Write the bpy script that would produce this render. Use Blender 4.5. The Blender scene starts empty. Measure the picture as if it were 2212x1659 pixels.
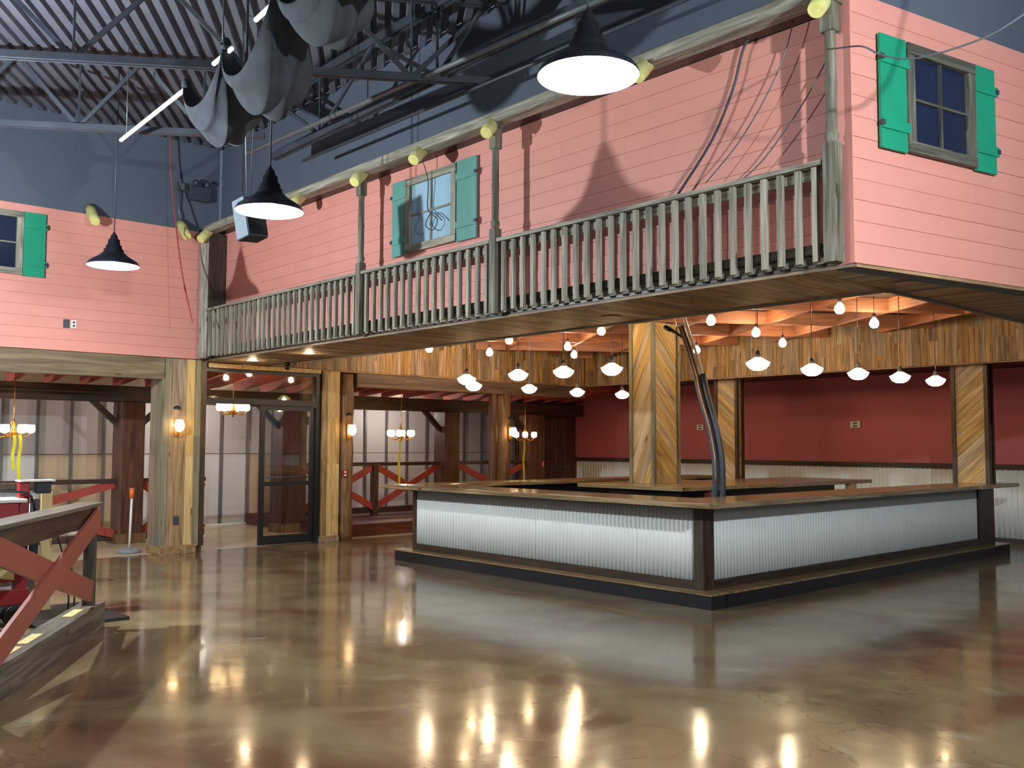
import bpy, bmesh, math, random
from mathutils import Vector, Matrix, noise
random.seed(7)
SC = bpy.context.scene
COL = SC.collection
PI = math.pi
# ------------------------------------------------------------------ camera
def make_camera():
    f, p, r, ya, H = 2040.155, 6.35569973e-02, -2.92279016e-03, 7.33822920e-01, 1.65
    P = Matrix(((1,0,0),(0,math.cos(p),-math.sin(p)),(0,math.sin(p),math.cos(p))))
    Z = Matrix(((math.cos(r),0,math.sin(r)),(0,1,0),(-math.sin(r),0,math.cos(r))))
    Wm = Matrix(((math.sin(ya),-math.cos(ya),0),(math.cos(ya),math.sin(ya),0),(0,0,1)))
    T = Wm @ P @ Z
    R = T @ Vector((1,0,0)); F = T @ Vector((0,1,0)); U = T @ Vector((0,0,1))
    cam = bpy.data.cameras.new('camera'); o = bpy.data.objects.new('camera', cam); COL.objects.link(o)
    cam.sensor_width = 36; cam.lens = 36*f/2212; cam.clip_start = .05; cam.clip_end = 200
    o.matrix_world = Matrix(((R.x,U.x,-F.x,0),(R.y,U.y,-F.y,0),(R.z,U.z,-F.z,H),(0,0,0,1)))
    SC.camera = o
make_camera()
# ------------------------------------------------------------------ world, exposure
w = bpy.data.worlds.new('world'); SC.world = w; w.use_nodes = True
w.node_tree.nodes['Background'].inputs[0].default_value = (.62, .78, 1, 1)
w.node_tree.nodes['Background'].inputs[1].default_value = .17
SC.view_settings.view_transform = 'Standard'; SC.view_settings.look = 'None'
SC.view_settings.gamma = 1; SC.view_settings.use_curve_mapping = False
SC.view_settings.exposure = 0.0
# ------------------------------------------------------------------ lights of the hall (hanging lamps above and beside the camera, plus added fills)
def point(name, loc, power, col, r=.05):
    l = bpy.data.lights.new(name, 'POINT'); l.energy = power; l.color = col; l.shadow_soft_size = r
    o = bpy.data.objects.new(name, l); COL.objects.link(o); o.location = loc; return o
COOL = (.86, .97, 1)
point('hall_light', (-9.82, 1.12, 3.75), 1180, COOL)
point('hall_light', (.35, 3.97, 3.80), 1180, COOL)
point('hall_light', (-2.2, -1.0, 3.8), 60, COOL)  # weak fill added for general brightness, not a lamp of the hall
point('hall_light', (5.2, 8.0, 3.6), 160, COOL)  # added fill from the right, no lamp of its own
point('lobby_fill_light', (-16.8, 2.2, 2.2), 110, (1, .96, .92))  # unseen fill added to brighten the lobby
point('lobby_fill_light', (-17.1, 7.6, 2.3), 45, (1, .95, .88))  # added fill among the chandeliers, no fixture here
point('lobby_fill_light', (-17.1, 12.2, 2.3), 45, (1, .92, .84))  # same added fill, farther along the lobby
WARM = (1, .72, .42)
# ------------------------------------------------------------------ helpers
class G:
    def __init__(s): s.v = []; s.f = []; s.sm = []
    def add(s, vs, fs, smooth=False):
        n = len(s.v); s.v += [tuple(q) for q in vs]
        for q in fs: s.f.append(tuple(n+i for i in q)); s.sm.append(smooth)
        return s
    def box(s, x0, x1, y0, y1, z0, z1):
        vs = [(x, y, z) for z in (z0, z1) for y in (y0, y1) for x in (x0, x1)]
        return s.add(vs, [(0,2,3,1),(4,5,7,6),(0,1,5,4),(2,6,7,3),(0,4,6,2),(1,3,7,5)])
    def obox(s, p0, p1, wv, tv):
        p0 = Vector(p0); p1 = Vector(p1); wv = Vector(wv)/2; tv = Vector(tv)/2
        vs = [p+a*wv+b*tv for p in (p0, p1) for b in (-1, 1) for a in (-1, 1)]
        fs = [(0,2,3,1),(4,5,7,6),(0,1,5,4),(2,6,7,3),(0,4,6,2),(1,3,7,5)]
        if (p1-p0).dot(wv.cross(tv)) < 0: fs = [tuple(reversed(q)) for q in fs]
        return s.add(vs, fs)
    def bar(s, p0, p1, w_, t_, up=(0,0,1)):
        d = (Vector(p1)-Vector(p0)).normalized(); u = Vector(up)
        if abs(d.dot(u)) > .98: u = Vector((1,0,0))
        a = d.cross(u).normalized(); b = a.cross(d).normalized()
        return s.obox(p0, p1, a*w_, b*t_)
    def cyl(s, p0, p1, r0, r1=None, n=12, cap=True, smooth=True):
        r1 = r0 if r1 is None else r1
        return s.tube([p0, p1], [r0, r1], n, cap, smooth)
    def tube(s, pts, r, n=8, cap=True, smooth=True):
        pts = [Vector(p) for p in pts]; m = len(pts)
        rs = r if isinstance(r, (list, tuple)) else [r]*m
        vs = []; a = None
        for i, p in enumerate(pts):
            d = (pts[min(i+1, m-1)]-pts[max(i-1, 0)]).normalized()
            if a is None:
                a = d.orthogonal().normalized()
            else:
                a = (a-d*a.dot(d)).normalized()
            b = d.cross(a)
            for k in range(n):
                t = 2*PI*k/n; vs.append(p+(a*math.cos(t)+b*math.sin(t))*rs[i])
        fs = [(i*n+k, i*n+(k+1) % n, (i+1)*n+(k+1) % n, (i+1)*n+k) for i in range(m-1) for k in range(n)]
        s.add(vs, fs, smooth)
        if cap:
            b0 = len(s.v)-len(vs)
            s.f.append(tuple(b0+k for k in reversed(range(n)))); s.sm.append(False)
            s.f.append(tuple(b0+(m-1)*n+k for k in range(n))); s.sm.append(False)
        return s
    def lathe(s, prof, c=(0,0,0), n=24, smooth=True):
        vs = [(c[0]+r*math.cos(2*PI*k/n), c[1]+r*math.sin(2*PI*k/n), c[2]+z) for r, z in prof for k in range(n)]
        fs = [(i*n+k, i*n+(k+1) % n, (i+1)*n+(k+1) % n, (i+1)*n+k) for i in range(len(prof)-1) for k in range(n)]
        return s.add(vs, fs, smooth)
    def sphere(s, c, r, n=12, sz=1):
        m = n//2
        return s.lathe([(max(1e-4, r*math.sin(PI*i/m)), -r*sz*math.cos(PI*i/m)) for i in range(m+1)], c, n)
    def prism(s, poly, ax, d0, d1):   # polygon given in the two axes other than ax, extruded along ax
        def P(a, b, d): return {'x': (d, a, b), 'y': (a, d, b), 'z': (a, b, d)}[ax]
        n = len(poly); vs = [P(a, b, d0) for a, b in poly]+[P(a, b, d1) for a, b in poly]
        fs = [tuple(range(n)), tuple(reversed(range(n, 2*n)))]+[(k, (k+1) % n, n+(k+1) % n, n+k) for k in range(n)]
        return s.add(vs, fs)
def wloc(o):
    p = Vector((0,0,0))
    while o: p += o.location; o = o.parent
    return p
def put(name, g, m, parent=None, bevel=0, local=False, solid=0):
    me = bpy.data.meshes.new(name); me.from_pydata(g.v, [], g.f)
    me.polygons.foreach_set('use_smooth', g.sm); me.materials.append(m); me.validate(); me.update()
    bm = bmesh.new(); bm.from_mesh(me); bmesh.ops.recalc_face_normals(bm, faces=bm.faces); bm.to_mesh(me); bm.free()
    o = bpy.data.objects.new(name, me); COL.objects.link(o)
    if parent:
        o.parent = parent
        if not local: o.location = -wloc(parent)
    if bevel:
        b = o.modifiers.new('bevel', 'BEVEL'); b.width = bevel; b.segments = 2; b.limit_method = 'ANGLE'
    if solid:
        b = o.modifiers.new('solid', 'SOLIDIFY'); b.thickness = solid
    return o
def tag(o, label=None, cat=None, group=None, kind=None):
    if label: o['label'] = label
    if cat: o['category'] = cat
    if group: o['group'] = group
    if kind: o['kind'] = kind
    return o
def thing(name, label, cat, loc=(0,0,0), group=None):
    o = bpy.data.objects.new(name, None); COL.objects.link(o); o.location = loc; o.empty_display_size = .1
    return tag(o, label, cat, group)
def struct(name, g, m, label=None, cat=None, **k):
    return tag(put(name, g, m, **k), label, cat, kind='structure')
def dup(o, loc, label=None, parent=None, rotz=None):
    c = o.copy(); COL.objects.link(c); c.location = loc
    if rotz is not None: c.rotation_euler = (0, 0, rotz)
    if label: c['label'] = label
    for ch in o.children:
        d = ch.copy(); COL.objects.link(d); d.parent = c
        for g in ch.children:
            e = g.copy(); COL.objects.link(e); e.parent = d
    return c
_pm = {}
def plank(name, parent, m, p0, p1, wv, tv, gap=.003):
    """one board: long axis p0->p1 (local X), width and thickness vectors"""
    p0 = Vector(p0); p1 = Vector(p1); L = (p1-p0).length; wv = Vector(wv); tv = Vector(tv)
    W_, T_ = wv.length-gap, tv.length
    k = (round(L, 3), round(W_, 3), round(T_, 3), m.name, name)
    if k not in _pm:
        g = G(); g.box(-L/2+gap*.12, L/2-gap*.12, -W_/2, W_/2, -T_/2, T_/2)
        me = bpy.data.meshes.new(name); me.from_pydata(g.v, [], g.f); me.materials.append(m); _pm[k] = me
    o = bpy.data.objects.new(name, _pm[k]); COL.objects.link(o)
    X = (p1-p0).normalized(); Y = wv.normalized(); Zv = X.cross(Y)
    c = (p0+p1)/2-(wloc(parent) if parent else Vector((0,0,0)))
    M = Matrix(((X.x,Y.x,Zv.x,c.x),(X.y,Y.y,Zv.y,c.y),(X.z,Y.z,Zv.z,c.z),(0,0,0,1)))
    o.parent = parent; o.matrix_basis = M
    return o
# ------------------------------------------------------------------ materials
def nm(name):
    m = bpy.data.materials.new(name); m.use_nodes = True
    nt = m.node_tree; return m, nt, nt.nodes['Principled BSDF']
def lk(nt, a, b): nt.links.new(a, b)
def mathn(nt, op, a, b=None, c=None):
    n = nt.nodes.new('ShaderNodeMath'); n.operation = op
    for i, q in enumerate((a, b, c)):
        if q is None: continue
        if isinstance(q, (int, float)): n.inputs[i].default_value = q
        else: lk(nt, q, n.inputs[i])
    return n.outputs[0]
def rgb(h): return tuple(((c/255)/12.92 if c/255 <= .04045 else ((c/255+.055)/1.055)**2.4) for c in h)+(1,)
def wood(name, cols, axis='X', rough=.6, rand=.25, scale=1, knots=True, hue=.0):
    m, nt, b = nm(name)
    tc = nt.nodes.new('ShaderNodeTexCoord'); oi = nt.nodes.new('ShaderNodeObjectInfo')
    ad = nt.nodes.new('ShaderNodeVectorMath'); ad.operation = 'ADD'
    cb = nt.nodes.new('ShaderNodeCombineXYZ')
    r = oi.outputs['Random']
    for i, k in enumerate((37., 91., 53.)): lk(nt, mathn(nt, 'MULTIPLY', r, k), cb.inputs[i])
    lk(nt, tc.outputs['Object'], ad.inputs[0]); lk(nt, cb.outputs[0], ad.inputs[1])
    mp = nt.nodes.new('ShaderNodeMapping'); s = {'X': (.6, 9, 9), 'Y': (9, .6, 9), 'Z': (9, 9, .6)}[axis]
    mp.inputs['Scale'].default_value = tuple(q*scale for q in s); lk(nt, ad.outputs[0], mp.inputs['Vector'])
    n1 = nt.nodes.new('ShaderNodeTexNoise'); n1.inputs['Scale'].default_value = 2.2; n1.inputs['Detail'].default_value = 5; n1.inputs['Distortion'].default_value = 1.1
    lk(nt, mp.outputs[0], n1.inputs['Vector'])
    mp2 = nt.nodes.new('ShaderNodeMapping'); s2 = {'X': (1.2, 70, 70), 'Y': (70, 1.2, 70), 'Z': (70, 70, 1.2)}[axis]
    mp2.inputs['Scale'].default_value = s2; lk(nt, ad.outputs[0], mp2.inputs['Vector'])
    n2 = nt.nodes.new('ShaderNodeTexNoise'); n2.inputs['Scale'].default_value = 1.5; n2.inputs['Detail'].default_value = 2
    lk(nt, mp2.outputs[0], n2.inputs['Vector'])
    f = mathn(nt, 'ADD', mathn(nt, 'MULTIPLY', n1.outputs[0], .75), mathn(nt, 'MULTIPLY', n2.outputs[0], .25))
    cr = nt.nodes.new('ShaderNodeValToRGB'); e = cr.color_ramp.elements
    pos = [.34+.34*i/(len(cols)-1) for i in range(len(cols))]
    e[0].position = pos[0]; e[0].color = rgb(cols[0]); e[1].position = pos[-1]; e[1].color = rgb(cols[-1])
    for i in range(1, len(cols)-1): q = e.new(pos[i]); q.color = rgb(cols[i])
    lk(nt, f, cr.inputs[0])
    hs = nt.nodes.new('ShaderNodeHueSaturation')
    lk(nt, mathn(nt, 'ADD', mathn(nt, 'MULTIPLY', r, 2*rand), 1-rand), hs.inputs['Value'])
    r2 = mathn(nt, 'FRACT', mathn(nt, 'MULTIPLY', r, 17.3))
    lk(nt, mathn(nt, 'ADD', mathn(nt, 'MULTIPLY', r2, .5*(1 if hue else .3)), .75 if hue else .9), hs.inputs['Saturation'])
    lk(nt, cr.outputs[0], hs.inputs['Color'])
    out = hs.outputs[0]
    if knots:
        v = nt.nodes.new('ShaderNodeTexVoronoi'); v.inputs['Scale'].default_value = 1.6
        mp3 = nt.nodes.new('ShaderNodeMapping'); mp3.inputs['Scale'].default_value = {'X': (.9, 3.5, 3.5), 'Y': (3.5, .9, 3.5), 'Z': (3.5, 3.5, .9)}[axis]
        lk(nt, ad.outputs[0], mp3.inputs['Vector']); lk(nt, mp3.outputs[0], v.inputs['Vector'])
        k = mathn(nt, 'LESS_THAN', v.outputs['Distance'], .09)
        mx = nt.nodes.new('ShaderNodeMix'); mx.data_type = 'RGBA'; mx.blend_type = 'MULTIPLY'
        lk(nt, mathn(nt, 'MULTIPLY', k, .8), mx.inputs[0]); lk(nt, out, mx.inputs[6]); mx.inputs[7].default_value = (.3, .2, .14, 1)
        out = mx.outputs[2]
    lk(nt, out, b.inputs['Base Color']); b.inputs['Roughness'].default_value = rough
    bp = nt.nodes.new('ShaderNodeBump'); bp.inputs['Strength'].default_value = .25; bp.inputs['Distance'].default_value = .004
    lk(nt, f, bp.inputs['Height']); lk(nt, bp.outputs[0], b.inputs['Normal'])
    return m
def paint(name, c, rough=.6, var=.12, scale=3, metal=0, c2=None, bump=0, objrand=0, coat=0):
    m, nt, b = nm(name)
    n = nt.nodes.new('ShaderNodeTexNoise'); n.inputs['Scale'].default_value = scale; n.inputs['Detail'].default_value = 6
    tc = nt.nodes.new('ShaderNodeTexCoord'); lk(nt, tc.outputs['Object'], n.inputs['Vector'])
    mx = nt.nodes.new('ShaderNodeMix'); mx.data_type = 'RGBA'
    a = rgb(c); d = rgb(c2) if c2 else tuple(q*(1-var) for q in a[:3])+(1,)
    cr = nt.nodes.new('ShaderNodeMapRange'); cr.inputs[1].default_value = .35; cr.inputs[2].default_value = .65
    lk(nt, n.outputs[0], cr.inputs[0]); lk(nt, cr.outputs[0], mx.inputs[0])
    mx.inputs[6].default_value = tuple(min(1, q*(1+(0 if c2 else var*.6))) for q in a[:3])+(1,); mx.inputs[7].default_value = d
    out = mx.outputs[2]
    if objrand:
        oi = nt.nodes.new('ShaderNodeObjectInfo'); hs = nt.nodes.new('ShaderNodeHueSaturation')
        lk(nt, mathn(nt, 'ADD', mathn(nt, 'MULTIPLY', oi.outputs['Random'], 2*objrand), 1-objrand), hs.inputs['Value'])
        lk(nt, out, hs.inputs['Color']); out = hs.outputs[0]
    lk(nt, out, b.inputs['Base Color'])
    b.inputs['Roughness'].default_value = rough; b.inputs['Metallic'].default_value = metal
    if coat: b.inputs['Coat Weight'].default_value = coat; b.inputs['Coat Roughness'].default_value = .08
    if bump:
        bp = nt.nodes.new('ShaderNodeBump'); bp.inputs['Strength'].default_value = bump; bp.inputs['Distance'].default_value = .01
        lk(nt, n.outputs[0], bp.inputs['Height']); lk(nt, bp.outputs[0], b.inputs['Normal'])
    return m
def emit(name, c, s):
    m, nt, b = nm(name); b.inputs['Base Color'].default_value = (.8, .8, .8, 1)
    b.inputs['Emission Color'].default_value = tuple(c)+(1,); b.inputs['Emission Strength'].default_value = s
    return m
def glass(name, tint=(1,1,1), clear=.9, rough=.02):
    m, nt, b = nm(name); nt.nodes.remove(b); o = nt.nodes['Material Output']
    t = nt.nodes.new('ShaderNodeBsdfTransparent'); t.inputs[0].default_value = tuple(tint)+(1,)
    g = nt.nodes.new('ShaderNodeBsdfGlossy'); g.inputs['Roughness'].default_value = rough
    fr = nt.nodes.new('ShaderNodeFresnel'); fr.inputs[0].default_value = 1.5
    mx = nt.nodes.new('ShaderNodeMixShader'); lk(nt, mathn(nt, 'ADD', fr.outputs[0], 1-clear), mx.inputs[0]); lk(nt, t.outputs[0], mx.inputs[1]); lk(nt, g.outputs[0], mx.inputs[2])
    lk(nt, mx.outputs[0], o.inputs[0]); return m
def frosted(name, col, tr=.6):
    m, nt, b = nm(name); nt.nodes.remove(b); o = nt.nodes['Material Output']
    t = nt.nodes.new('ShaderNodeBsdfTransparent'); t.inputs[0].default_value = tuple(col)+(1,)
    g = nt.nodes.new('ShaderNodeBsdfTranslucent'); g.inputs[0].default_value = tuple(col)+(1,)
    mx = nt.nodes.new('ShaderNodeMixShader'); mx.inputs[0].default_value = 1-tr; lk(nt, t.outputs[0], mx.inputs[1]); lk(nt, g.outputs[0], mx.inputs[2])
    lk(nt, mx.outputs[0], o.inputs[0]); return m
GREY = [(90,84,74),(136,130,116),(172,166,148)]
M = dict(
    pink=paint('coral paint', (214,142,130), .6, .05, 1.5, objrand=.02),
    dark=paint('charcoal wall paint', (80,88,102), .8, .1, .6),
    postZ=wood('mid grey post wood', [(66,62,52),(104,100,86),(144,140,120)], 'Z', .65, .12), frmX=wood('dark grey frame wood', [(50,48,42),(84,80,70),(116,112,98)], 'X', .7, .1),
    fgX=wood('dark weathered rail wood x', [(58,50,42),(96,86,72),(126,114,96)], 'X', .5, .1), fgZ=wood('dark weathered rail wood z', [(44,42,38),(72,68,60),(100,94,82)], 'Z', .5, .1),
    deck=paint('charcoal deck paint', (92,92,104), .6, .15, 2),
    steel=paint('dark painted steel', (56,60,70), .5, .2, 4),
    pipe=paint('grey conduit', (110,115,120), .4, .1, 8, metal=.5),
    greyX=wood('weathered grey wood x', GREY, 'X', .7, .12), greyY=wood('weathered grey wood y', GREY, 'Y', .7, .12), greyZ=wood('weathered grey wood z', GREY, 'Z', .7, .15),
    plank=wood('reclaimed plank', [(88,68,50),(146,114,80),(182,150,110)], 'X', .6, .34, hue=1),
    soffit=wood('soffit plank', [(96,76,58),(146,118,90),(176,146,114)], 'X', .6, .42, hue=1),
    chev=wood('pale pine plank', [(142,112,76),(186,154,106),(208,182,134)], 'X', .55, .22, hue=1),
    pillar=wood('pillar plank', [(92,72,52),(140,114,84),(170,146,112)], 'X', .6, .22, hue=1),
    yel=wood('pale yellow pine', [(160,124,74),(196,162,104),(212,184,126)], 'X', .55, .08),
    grn=wood('greenish grey board', [(88,84,68),(118,112,90),(138,132,106)], 'X', .6, .1),
    coffer=wood('red brown coffer wood', [(130,78,52),(164,102,70),(182,120,84)], 'X', .6, .1),
    coffd=wood('dark coffer ceiling wood', [(44,30,28),(62,44,40),(76,56,50)], 'X', .7, .1), beamR=wood('dark red brown beam wood', [(58,42,34),(94,70,54),(122,96,76)], 'Y', .6, .05, .5),
    coffl=wood('coffer ceiling wood', [(92,52,36),(122,72,50),(140,86,60)], 'X', .7, .1),
    dkX=wood('dark stained wood x', [(30,22,16),(54,38,26),(78,58,38)], 'X', .45, .1), dkY=wood('dark stained wood y', [(30,22,16),(54,38,26),(78,58,38)], 'Y', .45, .1), dkZ=wood('dark stained wood z', [(32,24,18),(58,40,28),(84,60,40)], 'Z', .5, .1),
    barX=wood('varnished bar wood x', [(84,66,44),(140,114,80),(176,150,112)], 'X', .16, .05), barY=wood('varnished bar wood y', [(84,66,44),(140,114,80),(176,150,112)], 'Y', .16, .05),
    inX=wood('pale counter wood', [(120,96,58),(150,126,82),(170,146,100)], 'X', .2, .05), inY=wood('counter wood y', [(110,80,66),(146,112,94),(170,138,116)], 'Y', .16, .05),
    beamY=wood('brown beam wood', [(72,60,46),(108,90,66),(136,116,88)], 'Y', .6, .05, .5),
    col=wood('dark timber column', [(48,26,18),(82,48,32),(104,66,44)], 'Z', .6, .1),
    colg=wood('brown log column', [(74,50,32),(116,84,54),(142,108,74)], 'Z', .6, .1),
    red=paint('red brace paint', (160,62,52), .5, .1, 3), redw=paint('red wall paint', (190,98,104), .7, .08, .8),
    brace=paint('salmon red board paint', (152,78,68), .5, .08, 2),
    corr=paint('corrugated galvanised steel', (226,228,226), .45, .04, 2),
    tan=paint('tan roof deck', (150,124,100), .6, .1, 2),
    black=paint('black base', (22,22,28), .4, .15, 4), rubber=paint('black rubber', (18,18,22), .5, .15, 8),
    teal=paint('teal shutter paint', (20,140,108), .55, .06, 4), teal2=paint('dull teal shutter paint', (92,146,138), .55, .06, 4),
    log=paint('peeled log', (192,186,122), .6, .12, 6), logend=paint('cut log end', (220,214,130), .6, .1, 20),
    panelt=paint('tan sheet panel', (190,168,142), .5, .06, .8, objrand=.03), panelw=paint('white sheet panel', (204,198,196), .5, .06, .8, objrand=.03), stud=paint('metal stud', (120,116,116), .35, .1, 5, metal=.4),
    shade=paint('black enamel', (26,26,34), .3, .1, 5), enamel=paint('white enamel', (240,238,230), .5, .02, 5),
    cloth=paint('grey black cloth', (64,68,76), .95, .25, 5, bump=.2), white=paint('white plastic', (225,220,210), .4, .03, 5),
    hose=paint('blue grey hose', (52,60,72), .45, .15, 10), foil=paint('copper wire', (200,140,80), .3, .2, 60, metal=.7),
    brass=paint('brass', (196,140,60), .3, .1, 10, metal=.8), tape=paint('yellow tape', (220,206,40), .5, .06, 10),
    machred=paint('machine red', (150,26,32), .35, .08, 4), cream=paint('cream plywood', (206,186,130), .7, .08, 4), orange=paint('orange plastic', (230,110,40), .5, .05, 5),
    spk=paint('grey speaker paint', (104,116,128), .6, .05, 5), spkd=paint('speaker grille', (44,48,56), .8, .1, 60),
    concrete=paint('grey plastic base', (130,132,136), .6, .1, 5), rope=paint('red rope', (170,70,70), .8, .1, 30), ply=paint('beige plywood', (178,146,104), .7, .05, 4),
    lobf=paint('lobby tile floor', (196,178,150), .25, .1, 1.2), porch=wood('dark red porch boards', [(58,26,22),(84,40,32),(98,54,42)], 'Y', .5, .1),
    pglass=glass('door glass', (.93,.95,.95), .96), paneL=paint('pale blue window sheet', (150,182,200), .3, .05, 2), paneD=paint('dark navy window sheet', (26,36,58), .25, .15, 2),
    domeg=frosted('lit glass dome', (1,.93,.8), .35), cupg=frosted('frosted cup', (1,.88,.66), .12),
    bulbW=emit('warm bulb', (1,.77,.48), 190), bulbC=emit('pendant bulb', (1,.96,.86), 420), bulbS=emit('cup bulb', (1,.76,.46), 170), tube=emit('fluorescent tube', (.95,1,.97), 1.0), down=emit('downlight lens', (1,.74,.42), 14),
)
def floor_mat():
    m, nt, b = nm('polished stained concrete')
    tc = nt.nodes.new('ShaderNodeTexCoord')
    def nz(sc, det, dis=0):
        n = nt.nodes.new('ShaderNodeTexNoise'); n.inputs['Scale'].default_value = sc; n.inputs['Detail'].default_value = det; n.inputs['Distortion'].default_value = dis
        lk(nt, tc.outputs['Object'], n.inputs['Vector']); return n.outputs[0]
    def ramp(f, a, b_):
        q = nt.nodes.new('ShaderNodeMapRange'); q.inputs[1].default_value = a; q.inputs[2].default_value = b_; lk(nt, f, q.inputs[0]); return q.outputs[0]
    def mix(f, a, c):
        q = nt.nodes.new('ShaderNodeMix'); q.data_type = 'RGBA'; lk(nt, f, q.inputs[0])
        if isinstance(a, tuple): q.inputs[6].default_value = a
        else: lk(nt, a, q.inputs[6])
        q.inputs[7].default_value = c; return q.outputs[2]
    c = mix(ramp(nz(.5, 8, 1.5), .35, .65), rgb((134,117,88)), rgb((98,80,62)))
    c = mix(mathn(nt, 'MULTIPLY', ramp(nz(.33, 5, 2), .52, .66), .6), c, rgb((92,48,40)))
    c = mix(mathn(nt, 'MULTIPLY', ramp(nz(1.7, 9, 1), .5, .75), .6), c, rgb((140,126,96)))
    c = mix(mathn(nt, 'MULTIPLY', ramp(nz(2.6, 10, .5), .62, .74), .28), c, rgb((176,170,156)))
    v = nt.nodes.new('ShaderNodeTexVoronoi'); v.feature = 'DISTANCE_TO_EDGE'; v.inputs['Scale'].default_value = .28
    mp = nt.nodes.new('ShaderNodeVectorMath'); mp.operation = 'ADD'
    n3 = nt.nodes.new('ShaderNodeTexNoise'); n3.inputs['Scale'].default_value = 2.5; n3.inputs['Detail'].default_value = 6; lk(nt, tc.outputs['Object'], n3.inputs['Vector'])
    lk(nt, tc.outputs['Object'], mp.inputs[0]); lk(nt, n3.outputs['Color'], mp.inputs[1]); lk(nt, mp.outputs[0], v.inputs['Vector'])
    c = mix(mathn(nt, 'MULTIPLY', mathn(nt, 'LESS_THAN', v.outputs[0], .0025), .3), c, rgb((40,30,24)))
    lk(nt, c, b.inputs['Base Color'])
    rr = nt.nodes.new('ShaderNodeMapRange'); rr.inputs[1].default_value = .35; rr.inputs[2].default_value = .7; rr.inputs[3].default_value = .09; rr.inputs[4].default_value = .19
    lk(nt, nz(1.2, 6, 1), rr.inputs[0]); lk(nt, rr.outputs[0], b.inputs['Roughness'])
    b.inputs['Coat Weight'].default_value = .12; b.inputs['Coat Roughness'].default_value = .05; b.inputs['Specular IOR Level'].default_value = .36
    bp = nt.nodes.new('ShaderNodeBump'); bp.inputs['Strength'].default_value = .10; bp.inputs['Distance'].default_value = .01
    lk(nt, nz(3, 3), bp.inputs['Height']); lk(nt, bp.outputs[0], b.inputs['Normal']); 
    return m
M['floor'] = floor_mat()
# =================================================================== SETTING
fl = struct('floor', G().box(-14.1, 6, -4, 17.0, -.1, 0), M['floor'])
put('lobby_floor', G().box(-18.4, -14.1, 1.5, 17.0, -.1, -.002), M['lobf'], fl)
WZ = 6.3; YB = 6.38; XL = -13.9
RD = Vector((.198, .980, 0)).normalized(); RN = Vector((RD.y, -RD.x, 0)); RP = Vector((-3.262, 6.182, 0))
def R_(t, z, off=0): q = RP+RD*t+RN*off; return (q.x, q.y, z)
# -- left facade wall
wl = struct('wall_left', G().box(XL-.16, XL-.02, -3, 6.36, 2.93, WZ), M['dark'])
def siding(parent, P, z0, z1, ext, seed, h=.1516):
    """courses of painted boards; P(u,z) maps wall coordinates to space; ext = (u0,u1); returns nothing"""
    rnd = random.Random(seed); n = round((z1-z0)/h); h = (z1-z0)/n
    for i in range(n):
        u = ext[0]; z = z0+h*(i+.5)
        while u < ext[1]-.01:
            L = rnd.choice((2.4, 3.0, 3.6)) if u > ext[0] else rnd.uniform(.9, 3.4)
            e = min(ext[1], u+L)
            if ext[1]-e < .3: e = ext[1]
            yield u, e, z, h, rnd.uniform(-.0012, .0012)
            u = e
def boards(parent, z0, z1, ext, P, N, seed):
    for u, e, z, h, dz in siding(parent, P, z0, z1, ext, seed):
        a = Vector(P(u, z))+Vector(N)*dz; b = Vector(P(e, z))+Vector(N)*dz
        plank('siding_board', parent, M['pink'], a, b, (0,0,h), Vector(N)*.018, .003)
put('backing', G().box(XL-.0195, XL-.015, 1.2, 6.34, 2.93, 4.9), M['pink'], wl)
boards(wl, 2.93, 4.90, (1.2, 6.34), lambda u, z: (XL-.010, u, z), (1,0,0), 3)
# -- back wall above the rail
wb = struct('wall_back', G().box(-13.92, -3.3, YB+.02, YB+.16, 2.93, WZ), M['dark'])
put('backing', G().box(-13.9, -3.26, YB+.013, YB+.0195, 2.93, 4.88), M['pink'], wb)
boards(wb, 2.93, 4.88, (-13.9, -3.26), lambda u, z: (u, YB+.01, z), (0,-1,0), 5)
# -- right wall
g = G(); g.obox(R_(0, 4.6, -.09), R_(9, 4.6, -.09), (0,0,3.4), RN*.14)
wr = struct('wall_right', g, M['dark'])
g = G(); g.obox(R_(.05, 3.915, -.0175), R_(9, 3.915, -.0175), (0,0,1.96), RN*.004); put('backing', g, M['pink'], wr)
boards(wr, 2.93, 4.90, (0, 9), lambda t, z: R_(t, z, -.01), RN, 9)
plank('corner_board', wr, M['pink'], R_(-.0, 2.93, -.1), R_(-.0, 4.9, -.1), RD*.012, RN*.2)
# -- metal deck ceiling
D1 = Vector((-.829, .559, 0)).normalized(); D2 = Vector((.559, .829, 0)).normalized()
def deck():
    bm = bmesh.new(); P0 = Vector((-7, 1, 6.25)); pitch = .155
    prof = []
    s = -13
    while s < 13:
        prof += [(s, .055), (s+pitch*.32, .055), (s+pitch*.45, 0), (s+pitch*.87, 0)]; s += pitch
    prev = None
    for s_, z in prof:
        a = bm.verts.new(P0+D2*s_-D1*14+Vector((0,0,z))); b = bm.verts.new(P0+D2*s_+D1*14+Vector((0,0,z)))
        if prev: bm.faces.new((prev[0], a, b, prev[1]))
        prev = (a, b)
    for co, no in (((-13.9,0,0),(-1,0,0)),((5,0,0),(1,0,0)),((0,YB,0),(0,1,0)),((0,-3.8,0),(0,-1,0))):
        bmesh.ops.bisect_plane(bm, geom=bm.verts[:]+bm.edges[:]+bm.faces[:], plane_co=co, plane_no=no, clear_outer=True)
    me = bpy.data.meshes.new('ceiling'); bm.to_mesh(me); bm.free(); me.materials.append(M['deck'])
    o = bpy.data.objects.new('ceiling', me); COL.objects.link(o); o['kind'] = 'structure'; 
    sd = o.modifiers.new('solid', 'SOLIDIFY'); sd.thickness = .006; return o
deck()
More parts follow.
